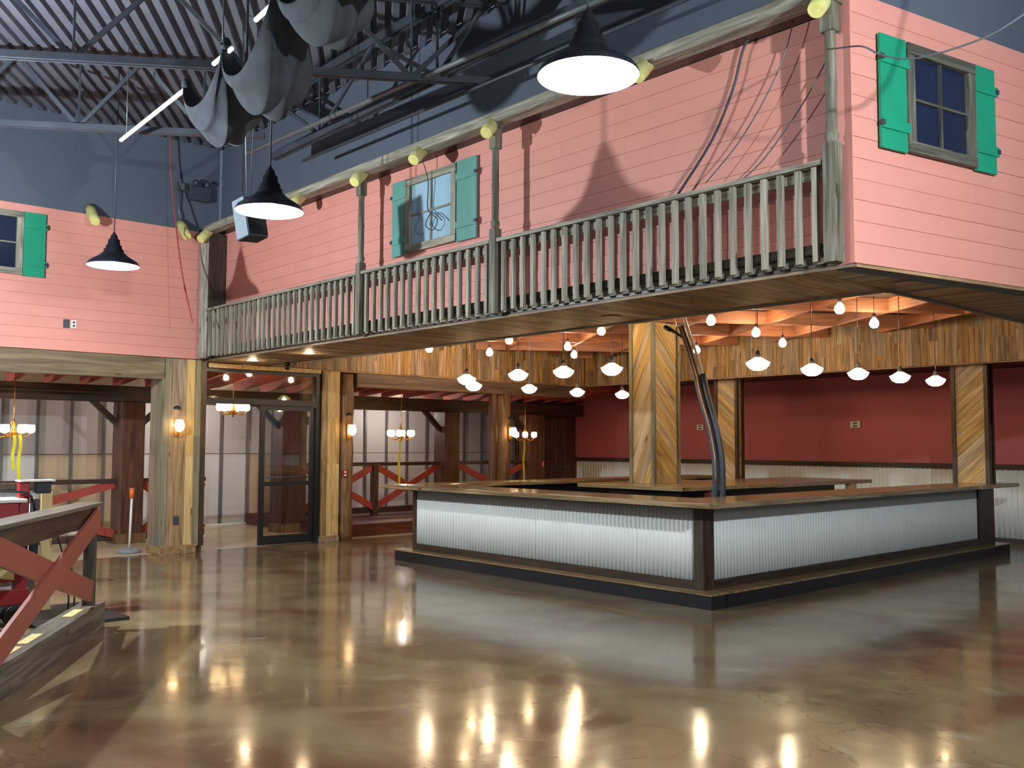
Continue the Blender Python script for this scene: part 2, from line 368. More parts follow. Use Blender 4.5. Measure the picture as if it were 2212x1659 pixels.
# roof over the far half, so daylight does not fall in
struct('trim_1', G().prism([(-18.6,6.62),(-3.4,6.62),(-1.3,17.1),(-18.6,17.1)], 'z', 3.9, 4.0), M['dark'])
# -- soffit under the balcony (planks)
SZ = 2.9
g = G(); g.box(-14.0, -3.6, 6.20, 7.35, SZ+.035, SZ+.06)
sf = struct('trim_2', g, M['dkX'])
x = -13.98; rnd = random.Random(2)
while x < -3.62:
    w_ = .0945; e = min(x+w_, -3.6)
    if rnd.random() < .55:
        c = rnd.uniform(6.45, 7.1)
        plank('soffit_board', sf, M['soffit'], ((x+e)/2, 6.215, SZ+.015+rnd.uniform(-.002, .002)), ((x+e)/2, c, SZ+.015), (e-x,0,0), (0,0,.018))
        plank('soffit_board', sf, M['soffit'], ((x+e)/2, c, SZ+.015+rnd.uniform(-.002, .002)), ((x+e)/2, 7.33, SZ+.015), (e-x,0,0), (0,0,.018))
    else:
        plank('soffit_board', sf, M['soffit'], ((x+e)/2, 6.215, SZ+.015), ((x+e)/2, 7.33, SZ+.015), (e-x,0,0), (0,0,.018))
    x = e
sr = struct('trim_3', G().add([(-3.6,6.2,SZ+.035),(-3.28,6.2,SZ+.035),(-1.55,14.7,SZ+.035),(-3.6,14.7,SZ+.035),(-3.6,6.2,SZ+.06),(-3.28,6.2,SZ+.06),(-1.55,14.7,SZ+.06),(-3.6,14.7,SZ+.06)],
    [(0,1,2,3),(7,6,5,4),(0,4,5,1),(1,5,6,2),(2,6,7,3),(3,7,4,0)]), M['dkX'])
y = 6.25
while y < 14.6:
    xr = -3.262+(y-6.182)*.202-.03; xl = -3.59
    plank('soffit_board', sr, M['soffit'], (xl, y, SZ+.015+rnd.uniform(-.002, .002)), (xr, y, SZ+.015), (0,.0945,0), (0,0,.018)); y += .0945
# edge trims of the soffit
plank('edge_trim', sf, M['soffit'], (-13.95, 6.19, SZ+.015), (-3.27, 6.19, SZ+.015), (0,.02,0), (0,0,.024))
plank('edge_trim', sf, M['greyX'], (-13.93, 7.345, SZ+.012), (-3.6, 7.345, SZ+.012), (0,.035,0), (0,0,.05))
plank('edge_trim', sr, M['greyX'], (-3.6, 7.33, SZ+.012), (-3.6, 14.65, SZ+.012), (.035,0,0), (0,0,.05))
plank('edge_trim', sr, M['soffit'], R_(.02, SZ+.015, -.01), R_(8.5, SZ+.015, -.01), RN*.02, (0,0,.024))
# inner upstand of the opening
struct('trim_4', G().box(-13.9, -3.58, 7.28, 7.325, SZ+.07, 3.66), M['coffl'])
struct('trim_5', G().box(-3.585, -3.54, 7.33, 14.6, SZ+.07, 3.66), M['coffl'])
# -- recess ceiling with coffer lattice
rc = struct('trim_6', G().box(-14.0, -3.5, 7.28, 14.75, 3.66, 3.72), M['coffd'])
def clipseg(p, d, x0, x1, y0, y1):
    t0, t1 = -50, 50
    for a, da, lo, hi in ((p.x, d.x, x0, x1), (p.y, d.y, y0, y1)):
        ta, tb = (lo-a)/da, (hi-a)/da
        if ta > tb: ta, tb = tb, ta
        t0 = max(t0, ta); t1 = min(t1, tb)
    return (p+d*t0, p+d*t1) if t1-t0 > .3 else None
for dd, nn, s0, step in ((D1, D2, 6.92, 1.12), (D2, D1, 9.0, 1.5)):
    for k in range(-9, 14):
        sg = clipseg(nn*(s0+k*step), dd, -13.9, -3.62, 7.36, 14.62)
        if sg:
            a, b = sg; plank('coffer_beam', rc, M['coffer'], (a.x, a.y, 3.56+(.002 if dd is D1 else 0)), (b.x, b.y, 3.56+(.002 if dd is D1 else 0)), nn*.045, (0,0,.19), .0)
# -- plank fascias of the recess
def fascia(parent, P, u0, u1, wvec, tvec, seed, off):
    rnd = random.Random(seed); u = u0
    while u < u1-.02:
        wd = rnd.choice((.07, .09, .09, .12, .14)); e = min(u1, u+wd); c = (u+e)/2; o_ = rnd.uniform(0, .006)
        cut = rnd.uniform(3.1, 3.5) if rnd.random() < .55 else None
        segs = ((2.9, cut), (cut, 3.655)) if cut else ((2.9, 3.655),)
        for z0, z1 in segs:
            plank('fascia_board', parent, M['plank'], P(c, z0, o_), P(c, z1, o_), Vector(wvec)*(e-u), tvec, .003)
        u = e
f1 = struct('trim_7', G().box(-14.08, -13.985, 7.3, 14.8, 2.9, 3.66), M['dkY'])
fascia(f1, lambda u, z, o_: (-13.966+o_, u, z), 7.36, 14.68, (0,1,0), (.02,0,0), 11, 0)
f2 = struct('trim_8', G().box(-13.98, -3.0, 14.72, 14.82, 2.9, 3.66), M['dkX'])
fascia(f2, lambda u, z, o_: (u, 14.7-o_, z), -13.95, -3.62, (1,0,0), (0,.02,0), 12, 0)
plank('fascia_trim', f1, M['plank'], (-13.955, 7.36, 2.885), (-13.955, 14.68, 2.885), (.05,0,0), (0,0,.018))
plank('fascia_trim', f2, M['plank'], (-13.93, 14.69, 2.885), (-3.62, 14.69, 2.885), (0,.05,0), (0,0,.018))
# ceiling behind far fascia and over the lobby
struct('trim_9', G().box(-18.4, 3.2, 14.84, 17.0, 2.96, 3.0), M['dkX'])
# -- far red wall with corrugated wainscot
wf = struct('wall_far', G().box(-16.5, 3.2, 16.9, 17.0, 0, 2.96), M['redw'])
def corrugated(name, parent, P, u0, u1, z0, z1, pitch, amp, mat, sheet=.8, N=8, kind=None):
    u = u0
    while u < u1-.01:
        e = min(u1, u+sheet); n = max(2, int((e-u)/pitch*N)); vs = []
        for i in range(n+1):
            q = u+(e-u)*i/n; a = amp*math.cos(2*PI*q/pitch)
            vs += [P(q, z0, a), P(q, z1, a)]
        gg = G().add(vs, [(2*i, 2*i+2, 2*i+3, 2*i+1) for i in range(n)], True)
        o = put(name, gg, mat, parent, solid=.002)
        u = e
corrugated('corrugated_sheet', wf, lambda u, z, a: (u, 16.87-a, z), -16.3, 3.0,   .1, 1.25, .085, .015, M['corr'], 1.7, 6)
plank('chair_rail', wf, M['dkX'], (-16.4, 16.865, 1.29), (3.0, 16.865, 1.29), (0,.05,0), (0,0,.09))
plank('base_rail', wf, M['dkX'], (-16.4, 16.865, .05), (3.0, 16.865, .05), (0,.05,0), (0,0,.1))
plank('plywood_panel', wf, M['ply'], (-7.15, 16.835, .66), (-6.65, 16.835, .66), (0,0,1.15), (0,.012,0))
# -- lobby back wall, sheets between studs
lw = struct('wall_lobby', G().box(-18.35, -18.22, 1.5, 17.0, 0, 3.3), M['stud'])
y = 1.55
while y < 16.9:
    for z0, z1 in ((.03, 1.435), (1.445, 3.1)):
        plank('wall_sheet', lw, M['panelt'] if z0 < 1 and (5.0 < y < 6.6 or 8.6 < y < 9.2) else M['panelw'], (-18.19, y+.287, z0), (-18.19, y+.287, z1), (0,.57,0), (.015,0,0), .01)
    plank('wall_stud', lw, M['stud'], (-18.15, y, .03), (-18.15, y, 3.1), (0,.05,0), (.05,0,0))
    y += .575
plank('bottom_track', lw, M['white'], (-18.15, 1.55, .02), (-18.15, 16.9, .02), (0,0,.04), (.06,0,0))
# lobby roof: tan deck sloping down outwards
g = G(); g.obox((-16.2, 1.6, 2.86), (-16.2, 17.0, 2.86), Vector((4.4,0,.42)), Vector((-.0055,0,.055)))
lr = struct('ceiling_lobby', g, M['tan'])
y = 1.9
while y < 16.6:
    if True:
        plank('rafter', lr, M['red'], (-13.99-.05, y, 2.93), (-16.55, y, 2.69), (0,.055,0), Vector((.018,0,.18)), 0)
    y += .55
# -- timber beams over the opening on the left
b1 = struct('trim_10', G().box(-14.05, -13.9, 1.2, 5.58, 2.6, 2.925), M['beamY'], bevel=.01)
b2 = struct('trim_11', G().box(-14.12, -13.95, 8.96, 14.7, 2.63, 2.88), M['beamR'], bevel=.01)
b3 = struct('trim_12', G().box(-16.18, -16.02, 1.2, 16.8, 2.33, 2.60), M['dkY'], bevel=.01)
b4 = struct('trim_13', G().box(-13.98, -13.90, 6.25, 8.22, 2.82, 2.885), M['yel'])
# pipe on the beam
tag(put('conduit', G().cyl((-15.98, 1.3, 2.49), (-15.98, 5.7, 2.47), .009), M['pipe']), 'thin pale conduit running along the dark beam left of the entrance pillar', 'pipe')
# -- dark corner wall beyond the lobby
dw = struct('wall_dark', G().box(-16.5, -16.4, 14.9, 16.9, 0, 2.95), M['dkZ'])
y = 14.92
while y < 16.85:
    plank('dark_board', dw, M['col'], (-16.37, y+.075, .02), (-16.37, y+.075, 2.9), (0,.15,0), (.03,0,0), .008); y += .15
# raised porch floor on the right of the lobby
struct('trim_14', G().box(-18.1, -14.42, 9.0, 16.85, 0, .22), M['porch'], bevel=.01)
# =================================================================== ENTRANCE: glass door and transom
dr = thing('door_1', None, None, (-14.05, 7.7, 0)); dr['kind'] = 'structure'
put('jamb', G().box(-14.1, -14.0, 8.19, 8.27, 0, 2.83), M['black'], dr)
put('header', G().box(-14.1, -14.0, 6.26, 8.19, 2.27, 2.36), M['black'], dr)
put('top_frame', G().box(-14.1, -14.0, 6.26, 8.19, 2.77, 2.82), M['black'], dr)
put('transom_pane', G().box(-14.055, -14.047, 6.28, 8.19, 2.36, 2.77), M['pglass'], dr)
lf = put('door_leaf', G().box(-14.08, -14.03, 7.20, 7.28, .02, 2.26).box(-14.08, -14.03, 8.11, 8.185, .02, 2.26).box(-14.08, -14.03, 7.28, 8.11, .02, .16).box(-14.08, -14.03, 7.28, 8.11, 2.19, 2.26).box(-14.08, -14.03, 7.28, 8.11, .96, 1.03), M['black'], dr)
put('door_pane', G().box(-14.058, -14.052, 7.28, 8.11, .16, .96).box(-14.058, -14.052, 7.28, 8.11, 1.03, 2.19), M['pglass'], lf)
put('push_bar', G().cyl((-14.0, 7.3, 1.1), (-14.0, 8.1, 1.1), .012), M['steel'], lf)
# =================================================================== WINDOWS on the facades
def win(name, P, N, U, x0, x1, z0, z1, sl, sr_, pane, teal, fr=.085, fm=None):
    fm = fm or M['greyX']
    """P(u,z,off) world point; shutters from sl..x0 and x1..sr_"""
    o = thing(name, None, None, P((x0+x1)/2, z0, 0)); o['kind'] = 'structure'
    N = Vector(N); U = Vector(U)
    plank('window_sheet', o, pane, P(x0+.02, (z0+z1)/2, .012), P(x1-.02, (z0+z1)/2, .012), (0,0,z1-z0-.04), N*.01)
    for zz in (z0+fr/2, z1-fr/2): plank('frame_board', o, fm, P(x0, zz, .035), P(x1, zz, .035), (0,0,fr), N*.045)
    for uu in (x0+fr/2, x1-fr/2): plank('frame_board', o, fm, P(uu, z0+fr, .033), P(uu, z1-fr, .033), U*fr, N*.04)
    plank('muntin', o, fm, P((x0+x1)/2, z0+fr, .028), P((x0+x1)/2, z1-fr, .028), U*.022, N*.022)
    plank('muntin', o, fm, P(x0+fr, (z0+z1)/2, .028), P(x1-fr, (z0+z1)/2, .028), (0,0,.022), N*.02)
    for a, b in ((sl, x0), (x1, sr_)):
        s = plank('shutter', o, teal, P((a+b)/2, z0-.01, .03), P((a+b)/2, z1+.01, .03), U*(b-a), N*.022)
        n = 2
        for zz in (z0+.17, z1-.17):
            g = G(); p0 = Vector(P(a+.004, zz, .047)); p1 = Vector(P(b+.02 if a != sl else b+.02, zz, .047))
            g.obox(p0, p1, (0,0,.075), N*.016); k = put('batten', g, teal, o)
            h = put('hinge', G().obox(P((a-.012 if a == sl else b-.012), zz, .05), P((a+.02 if a == sl else b+.022), zz, .05), (0,0,.035), N*.03), M['steel'], o)
    return o
win('window_1', lambda u, z, f: (XL+f, u, z), (1,0,0), (0,1,0), 2.72, 3.555, 3.92, 4.78, 2.43, 3.84, M['paneD'], M['teal'])
win('window_2', lambda u, z, f: (u, YB-f, z), (0,-1,0), (1,0,0), -8.885, -7.945, 3.85, 4.72, -9.16, -7.61, M['paneL'], M['teal2'])
win('window_3', lambda u, z, f: R_(u, z, f), RN, RD, .555, 1.375, 3.80, 4.625, .262, 1.645, M['paneD'], M['teal'], fm=M['frmX'])
# =================================================================== BALCONY front: posts, log beam, log ends, railing
lb = struct('trim_15', G().box(-13.75, -3.3, 6.03, 6.2, 4.85, 4.96), M['greyX'], bevel=.015)
struct('trim_16', G().box(-13.75, -3.3, 6.2, 6.37, 4.88, 4.93), M['dkX'])
ORD = ['leftmost', 'second from the left', 'third from the left', 'fourth from the left', 'fifth from the left', 'sixth from the left']
def post(x, label, r=.036, w_=.045):
    t = thing('balcony_post', label, 'post', (x, 6.10, 2.93))
    g = G()
    g.lathe([(w_*1.0, 0), (w_*.8, .02), (r*1.25, .04), (r*1.3, .07), (r, .1), (r*1.02, .4), (r*1.12, .45), (r, .5), (r*.98, .95), (r*1.2, 1.0), (r*.9, 1.04)], (x, 6.10, 3.78), 14)
    put('turned_shaft', g, M['postZ'], t)
    put('square_base', G().box(x-w_, x+w_, 6.10-w_, 6.10+w_, 2.935, 3.79), M['postZ'], t, bevel=.004)
    put('capital', G().box(x-w_*1.05, x+w_*1.05, 6.10-w_*1.05, 6.10+w_*1.05, 4.60, 4.85).box(x-w_*1.5, x+w_*1.5, 6.10-w_*1.2, 6.10+w_*1.2, 4.80, 4.85), M['postZ'], t, bevel=.004)
    return t
post(-9.455, 'turned grey wooden balcony post left of the shuttered balcony window')
post(-7.02, 'turned grey wooden balcony post right of the shuttered balcony window')
post(-3.375, 'turned grey wooden balcony post at the right corner beside the pink wall', .039, .052)
t = thing('corner_post', 'weathered round log post in the left corner of the balcony above the planked pillar', 'post', (-13.77, 6.12, 2.94))
g = G(); pts = [(-13.77+.006*math.sin(i*1.7), 6.11, 2.94+i*.161) for i in range(13)]
g.tube(pts, [.1+.006*math.sin(i*2.3) for i in range(13)], 14)
put('shaft', g, M['greyZ'], t)
put('shade_board', G().box(-13.68, -13.64, 6.1, 6.36, 2.94, 4.85), M['dkZ'], t)
# log ends
def logend(p, q, label, grp):
    p = Vector(p); q = Vector(q)
    t = thing('log_end', label, 'log', tuple(q), grp)
    d = (p-q).normalized(); m = q-d*.02
    g = G(); g.tube([m, m+(p-m)*.35, m+(p-m)*.7, p-d*.004], [.066, .07, .068, .064], 14, True)
    put('shaft', g, M['log'], t)
    put('cut_face', G().cyl(p-d*.004, p+d*.002, .062, .06, 14), M['logend'], t)
lx = [(-3.383, -3.41), (-5.02, -5.08), (-6.968, -7.07), (-8.179, -8.28), (-9.354, -9.44), (-10.809, -10.9), (-13.60, -13.68)]
ll = ['log end at the right corner of the balcony roof edge', 'log end half hidden behind the nearest bright pendant', 'yellowish log end above the balcony post right of the window', 'log end just above the balcony window', 'log end above the balcony post left of the window', 'log end next to the dark speaker and middle pendant lamp', 'log end in the left corner where the two pink walls meet']
for (a, b), l in zip(lx, ll): logend((a, 5.93, 4.715), (b, 6.15, 4.93), l, 'log ends along the balcony roof edge')
logend((-13.6, 4.404, 4.74), (-13.86, 4.41, 4.98), 'log end on the left pink wall above the farthest pendant', 'log ends on the left pink wall')
logend((-13.6, 5.723, 4.73), (-13.86, 5.73, 4.97), 'log end on the left pink wall below the conduit', 'log ends on the left pink wall')
# railing
rl = thing('balcony_railing', 'long weathered grey wooden balustrade along the balcony under the pink wall', 'railing', (-8.6, 6.12, 2.93))
for a, b in ((-13.66, -9.51), (-9.40, -7.075), (-6.965, -3.44)):
    plank('handrail', rl, M['greyX'], (a, 6.125, 3.665), (b, 6.125, 3.665), (0,.13,0), (0,0,.035))
    plank('sub_rail', rl, M['greyX'], (a, 6.15, 3.60), (b, 6.15, 3.60), (0,.04,0), (0,0,.07))
    plank('bottom_rail', rl, M['dkX'], (a, 6.16, 3.06), (b, 6.16, 3.06), (0,.04,0), (0,0,.07))
    n = round((b-a)/.1425); st = (b-a)/n
    for k in range(n):
        xx = a+st*(k+.5)+random.uniform(-.006, .006)
        plank('baluster', rl, M['greyX'], (xx, 6.105, 2.955+random.uniform(0,.006)), (xx, 6.105, 3.645), (.042,0,0), (0,.04,0), 0)
put('rim_board', G().box(-13.66, -3.3, 6.24, 6.27, 2.93, 3.03), M['greyX'], rl)
put('dark_curb', G().box(-13.66, -3.28, 6.275, 6.365, 2.93, 3.12), M['dkX'], rl)
# =================================================================== ENTRANCE PILLARS
def vplanks(parent, P, u0, u1, z0, z1, wv, tv, specs, name='board'):
    u = u0
    for frac, mat, splits in specs:
        e = u+(u1-u0)*frac; c = (u+e)/2; zs = [z0]+splits+[z1]
        for a, b in zip(zs[:-1], zs[1:]): plank(name, parent, mat, P(c, a), P(c, b), Vector(wv)*(e-u), tv, .004)
        u = e
t = thing('planked_pillar', 'square planked timber pillar left of the entrance door with a lit sconce', 'pillar', (-14.1, 5.88, 0))
put('core', G().box(-14.36, -13.93, 5.57, 6.2, 0, 2.92), M['dkZ'], t)
vplanks(t, lambda c, z: (-13.915, c, z), 5.56, 6.22, .1, 2.92, (0,1,0), (.03,0,0), [(.12, M['grn'], [1.6]), (.40, M['pillar'], [1.9]), (.2, M['yel'], [1.45]), (.15, M['grn'], [1.2, 1.75]), (.13, M['dkX'], [1.6])])
vplanks(t, lambda c, z: (c, 5.555, z), -14.36, -13.90, .1, 2.92, (1,0,0), (0,.03,0), [(.5, M['pillar'], []), (.5, M['grn'], [])])
put('base_board', G().box(-14.38, -13.88, 5.535, 6.10, 0, .13), M['pillar'], t, bevel=.004)
t = thing('planked_pillar', 'narrow pillar of orange planks right of the glass door', 'pillar', (-14.1, 8.45, 0))
put('core', G().box(-14.3, -13.98, 8.28, 8.62, 0, 2.88), M['dkZ'], t)
vplanks(t, lambda c, z: (-13.965, c, z), 8.28, 8.62, .1, 2.88, (0,1,0), (.03,0,0), [(.3, M['pillar'], [1.4]), (.7, M['yel'], [1.3, 2.1])])
put('base_board', G().box(-14.0, -13.94, 8.27, 8.63, 0, .1), M['pillar'], t)
t = thing('log_column', 'rough brown log column with lit sconce and red alarm right of the door', 'column', (-14.1, 8.8, 0))
put('shaft', G().tube([(-14.12+.01*math.sin(i*2), 8.81, i*.22) for i in range(14)], [.165+.008*math.sin(i*1.3) for i in range(14)], 14), M['colg'], t)
t = thing('log_column', 'rough brown log column with sconce behind the bar corner', 'column', (-14.1, 12.45, 0))
put('shaft', G().tube([(-14.15+.01*math.sin(i*2), 12.45, i*.22) for i in range(13)], [.2+.008*math.sin(i*1.3) for i in range(13)], 14), M['colg'], t)
t2 = thing('timber_post', 'slim dark round post left of the log column behind the bar', 'post', (-14.1, 12.2, 0))
put('shaft', G().tube([(-14.0, 12.13+.006*math.sin(i), i*.24) for i in range(12)], .085, 10), M['col'], t2)
# lobby columns with knee braces
def lobcol(y, label, z0=0, left=True, right=True, w_=.2):
    t = thing('lobby_column', label, 'column', (-16.1, y, z0))
    put('shaft', G().box(-16.3, -15.9, y-w_, y+w_, z0, 2.34), M['col'], t, bevel=.02)
    put('foot', G().box(-16.34, -15.86, y-w_-.04, y+w_+.04, z0, z0+.16), M['colg'], t)
    for s, on in ((-1, left), (1, right)):
        if on: put('knee_brace', G().bar((-16.1, y+s*(w_-.02), 1.95), (-16.1, y+s*(w_+.42), 2.36), .09, .09, (1,0,0)), M['dkY'], t)
lobcol(5.86, 'dark lobby column with two knee braces left of the entrance pillar')
lobcol(8.87, 'dark lobby column seen through the glass door', w_=.25)
lobcol(12.63, 'reddish brown lobby column behind the bar with one knee brace', .22, True, False)
lobcol(15.15, 'dark lobby column beside the far dark corner wall', .22, True, False, .24)
# lobby railings with red cross boards
def lobrail(y0, y1, z0, h, label, n=1, x=-16.1, nopost=False):
    t = thing('lobby_railing', label, 'railing', (x, (y0+y1)/2, z0))
    plank('top_rail', t, M['dkX'], (x, y0, z0+h), (x, y1, z0+h), (0,0,.075), (.12,0,0))
    plank('kick_board', t, M['dkX'], (x, y0, z0+.1), (x, y1, z0+.1), (0,0,.12), (.08,0,0))
    L = (y1-y0)/n
    for i in range(n):
        a = y0+i*L; b = a+L
        put('cross_board', G().bar((x+.03, a+.03, z0+.16), (x+.03, b-.03, z0+h-.05), .03, .13, (0,0,1)), M['red'], t)
        put('cross_board', G().bar((x+.062, a+.03, z0+h-.05), (x+.062, b-.03, z0+.16), .03, .13, (0,0,1)), M['red'], t)
        if i: put('post', G().box(x-.02, x+.1, a-.06, a+.06, z0, z0+h-.03), M['dkZ'], t)
lobrail(2.4, 5.66, 0, 1.02, 'dark lobby railing with red cross boards left of the dark column', 1)
lobrail(6.06, 7.2, 0, 1.02, 'short lobby railing piece with a red cross beside the entrance pillar', 1)
lobrail(9.1, 12.41, .22, 1.02, 'lobby railing with red diamond cross boards left of the bar', 2)
lobrail(12.85, 14.9, .22, 1.02, 'lobby railing section behind the bar under the farthest chandelier', 1)
# =================================================================== BAR
bb = thing('bar', 'L-shaped bar front clad in corrugated metal with dark wood posts and black plinth', 'bar', (-8.5, 8.05, 0))
put('plinth', G().box(-11.2, -5.74, 7.86, 8.12, 0, .14).box(-6.0, -5.73, 8.12, 15.45, 0, .14), M['black'], bb)
put('plinth_cap', G().box(-11.22, -5.72, 7.84, 8.12, .14, .158).box(-6.0, -5.715, 8.12, 15.46, .14, .158), M['barX'], bb)
put('back_panel', G().box(-10.98, -6.0, 8.07, 8.16, .158, 1.02).box(-6.12, -6.0, 8.16, 15.3, .158, 1.02), M['black'], bb)
put('left_return', G().box(-11.0, -10.9, 8.1, 15.2, 0, 1.02), M['black'], bb)
corrugated('corrugated_sheet', bb, lambda u, z, a: (u, 8.048-a, z), -10.92, -6.06, .24, 1.0, .06, .0085, M['corr'], .81, 8)
corrugated('corrugated_sheet', bb, lambda u, z, a: (-5.982+a, u, z), 8.19, 14.9, .24, 1.0, .06, .0085, M['corr'], .84, 8)
put('corner_post', G().box(-6.07, -5.945, 8.01, 8.2, .158, 1.02), M['dkZ'], bb, bevel=.004)
put('end_post', G().box(-11.0, -10.92, 8.02, 8.12, .158, 1.02), M['dkZ'], bb, bevel=.004)
put('end_post', G().box(-6.1, -5.94, 14.88, 15.45, .158, 1.02), M['dkZ'], bb, bevel=.004)
plank('bottom_rail', bb, M['dkX'], (-10.92, 8.035, .202), (-6.07, 8.035, .202), (0,0,.088), (0,.04,0))
plank('bottom_rail', bb, M['dkX'], (-5.965, 8.2, .202), (-5.965, 14.9, .202), (0,0,.088), (.04,0,0))
plank('top_rail', bb, M['dkX'], (-10.92, 8.04, 1.0), (-6.07, 8.04, 1.0), (0,0,.04), (0,.03,0))
bt = thing('counter', 'glossy varnished wooden bar counter running round the corrugated bar', 'counter', (-8.5, 7.95, 1.02))
put('front_top', G().add([(-11.32,7.65,1.02),(-5.6,7.65,1.02),(-6.3,8.35,1.02),(-11.0,8.35,1.02),(-11.32,7.65,1.075),(-5.6,7.65,1.075),(-6.3,8.35,1.075),(-11.0,8.35,1.075)], [(3,2,1,0),(4,5,6,7),(0,1,5,4),(1,2,6,5),(2,3,7,6),(3,0,4,7)]), M['barX'], bt, bevel=.006)
put('right_top', G().add([(-5.6,7.65,1.02),(-5.6,15.55,1.02),(-6.3,15.55,1.02),(-6.3,8.35,1.02),(-5.6,7.65,1.075),(-5.6,15.55,1.075),(-6.3,15.55,1.075),(-6.3,8.35,1.075)], [(3,2,1,0),(4,5,6,7),(0,1,5,4),(1,2,6,5),(2,3,7,6),(3,0,4,7)]), M['barY'], bt, bevel=.006)
put('left_top', G().box(-11.32, -10.75, 8.36, 14.85, 1.02, 1.075), M['barY'], bt, bevel=.006)
ic = thing('inner_counter', 'lower island counter inside the bar carrying the tall planked pillar', 'counter', (-8.8, 12.5, 0))
put('top', G().box(-9.85, -7.9, 10.2, 12.6, 1.02, 1.075), M['inX'], ic, bevel=.005)
put('top', G().box(-9.6, -8.0, 12.6, 15.6, 1.0, 1.06), M['inY'], ic, bevel=.005)
put('cabinet', G().box(-9.5, -8.15, 10.5, 14.6, 0, 1.0), M['black'], ic)
put('support_post', G().box(-8.12, -8.0, 14.9, 15.05, 0, 1.0), M['cream'], ic)
put('support_post', G().box(-8.06, -7.96, 10.9, 11.0, 0, 1.02), M['brace'], ic)
# diagonal planked pillars
def diag_face(parent, O, U, N, wd, z0, z1, slope, mat, bw=.1):
    """boards running diagonally across a face: clip each strip to the rectangle and extrude"""
    U = Vector(U); N = Vector(N); O = Vector(O); c = math.hypot(1, slope); st = bw*c; k = 0
    zs = z0-abs(slope)*wd-st if slope > 0 else z0-st
    while zs < z1+abs(slope)*wd+st:
        poly = [(0, zs), (wd, zs+slope*wd), (wd, zs+slope*wd+st-.004), (0, zs+st-.004)]
        for lim, sg in ((z0, 1), (z1, -1)):
            out = []
            for i in range(len(poly)):
                a = poly[i]; b = poly[(i+1) % len(poly)]
                ia = (a[1]-lim)*sg >= 0; ib = (b[1]-lim)*sg >= 0
                if ia: out.append(a)
                if ia != ib:
                    t = (lim-a[1])/(b[1]-a[1]); out.append((a[0]+(b[0]-a[0])*t, lim))
            poly = out
            if len(poly) < 3: break
        if len(poly) >= 3:
            th = .016+random.uniform(0, .004); ang = math.atan(slope)
            # local frame: X along board so the grain follows it
            cx = sum(q[0] for q in poly)/len(poly); cz = sum(q[1] for q in poly)/len(poly)
            ca, sa = math.cos(ang), math.sin(ang)
            loc = [((q[0]-cx)*ca+(q[1]-cz)*sa, -(q[0]-cx)*sa+(q[1]-cz)*ca) for q in poly]
            g = G(); n = len(loc)
            g.add([(a, b, 0) for a, b in loc]+[(a, b, th) for a, b in loc], [tuple(reversed(range(n))), tuple(range(n, 2*n))]+[(i, (i+1) % n, n+(i+1) % n, n+i) for i in range(n)])
            o = put('diagonal_board', g, mat, parent, local=True)
            X = (U*ca+Vector((0,0,1))*sa); Yv = (-U*sa+Vector((0,0,1))*ca); Zv = N
            p = O+U*cx+Vector((0,0,cz))-wloc(parent)
            o.matrix_basis = Matrix(((X.x,Yv.x,Zv.x,p.x),(X.y,Yv.y,Zv.y,p.y),(X.z,Yv.z,Zv.z,p.z),(0,0,0,1)))
        zs += st
def dpillar(label, x0, x1, y0, y1, z0, z1, fs, rs, trim, tw=.055, fwd=True):
    t = thing('planked_pillar', label, 'pillar', ((x0+x1)/2, (y0+y1)/2, z0))
    put('core', G().box(x0+.02, x1-.02, y0+.02, y1-.02, z0, z1), M['dkZ'], t)
    diag_face(t, (x0, y0+.02, 0), (1,0,0), (0,-1,0), x1-x0, z0, z1, fs, M['chev'])
    diag_face(t, (x1-.02, y0, 0), (0,1,0), (1,0,0), y1-y0, z0, z1, rs, M['chev'])
    for cx, cy in ((x1, y0), (x1, y1), (x0, y0)):
        plank('corner_trim', t, trim, (cx, cy, z0), (cx, cy, z1), (tw,0,0), (0,tw,0), 0)
    return t
dpillar('tall central pillar with diagonal pine planks standing on the island counter', -9.34, -8.92, 10.85, 11.42, 1.077, 3.465, 2.5, -1.0, M['grn'])
dpillar('diagonal planked pillar at the right end of the bar', -6.27, -5.78, 14.86, 15.02, 1.077, 2.88, .9, .9, M['dkX'], .06)
dpillar('diagonal planked pillar behind the hanging hoses', -10.72, -10.27, 14.9, 15.08, 0, 2.88, -.9, .9, M['dkX'])
# =================================================================== HOSES hanging into the bar
H0 = [(-7.0,9.3,3.62),(-7.2,9.3,3.3),(-7.17,9.3,3.1),(-7.05,9.3,2.8),(-6.95,9.3,2.5),(-6.87,9.3,2.2),(-6.76,9.3,1.85),(-6.69,9.3,1.5),(-6.68,9.3,1.2),(-6.73,9.3,.85),(-6.9,9.3,.4),(-7.1,9.35,.1)]
def smooth(pts, n=4):
    out = []; P = [Vector(p) for p in pts]
    for i in range(len(P)-1):
        a = P[max(i-1, 0)]; b = P[i]; c = P[i+1]; d = P[min(i+2, len(P)-1)]
        for k in range(n):
            t = k/n; out.append(.5*((2*b)+(c-a)*t+(2*a-5*b+4*c-d)*t*t+(3*b-a-3*c+d)*t**3))
    out.append(P[-1]); return out
t = thing('hanging_hose', 'thick blue grey hose bundle bending down from the ceiling into the bar, left strand', 'hose', (-6.95, 9.3, 3.6))
put('sleeve', G().tube(smooth([(x-.035, y, z) for x, y, z in H0[2:]]), .040, 12), M['hose'], t)
put('wire_strand', G().tube(smooth([(x-.06+.01*math.sin(k*2), y-.05, z) for k, (x, y, z) in enumerate(H0[:3])])+smooth([(x+.005, y-.055, z) for k, (x, y, z) in enumerate(H0[2:9])]), .007, 6), M['foil'], t)
t = thing('hanging_hose', 'thick blue grey hose bending down into the bar, right strand', 'hose', (-6.85, 9.35, 3.6))
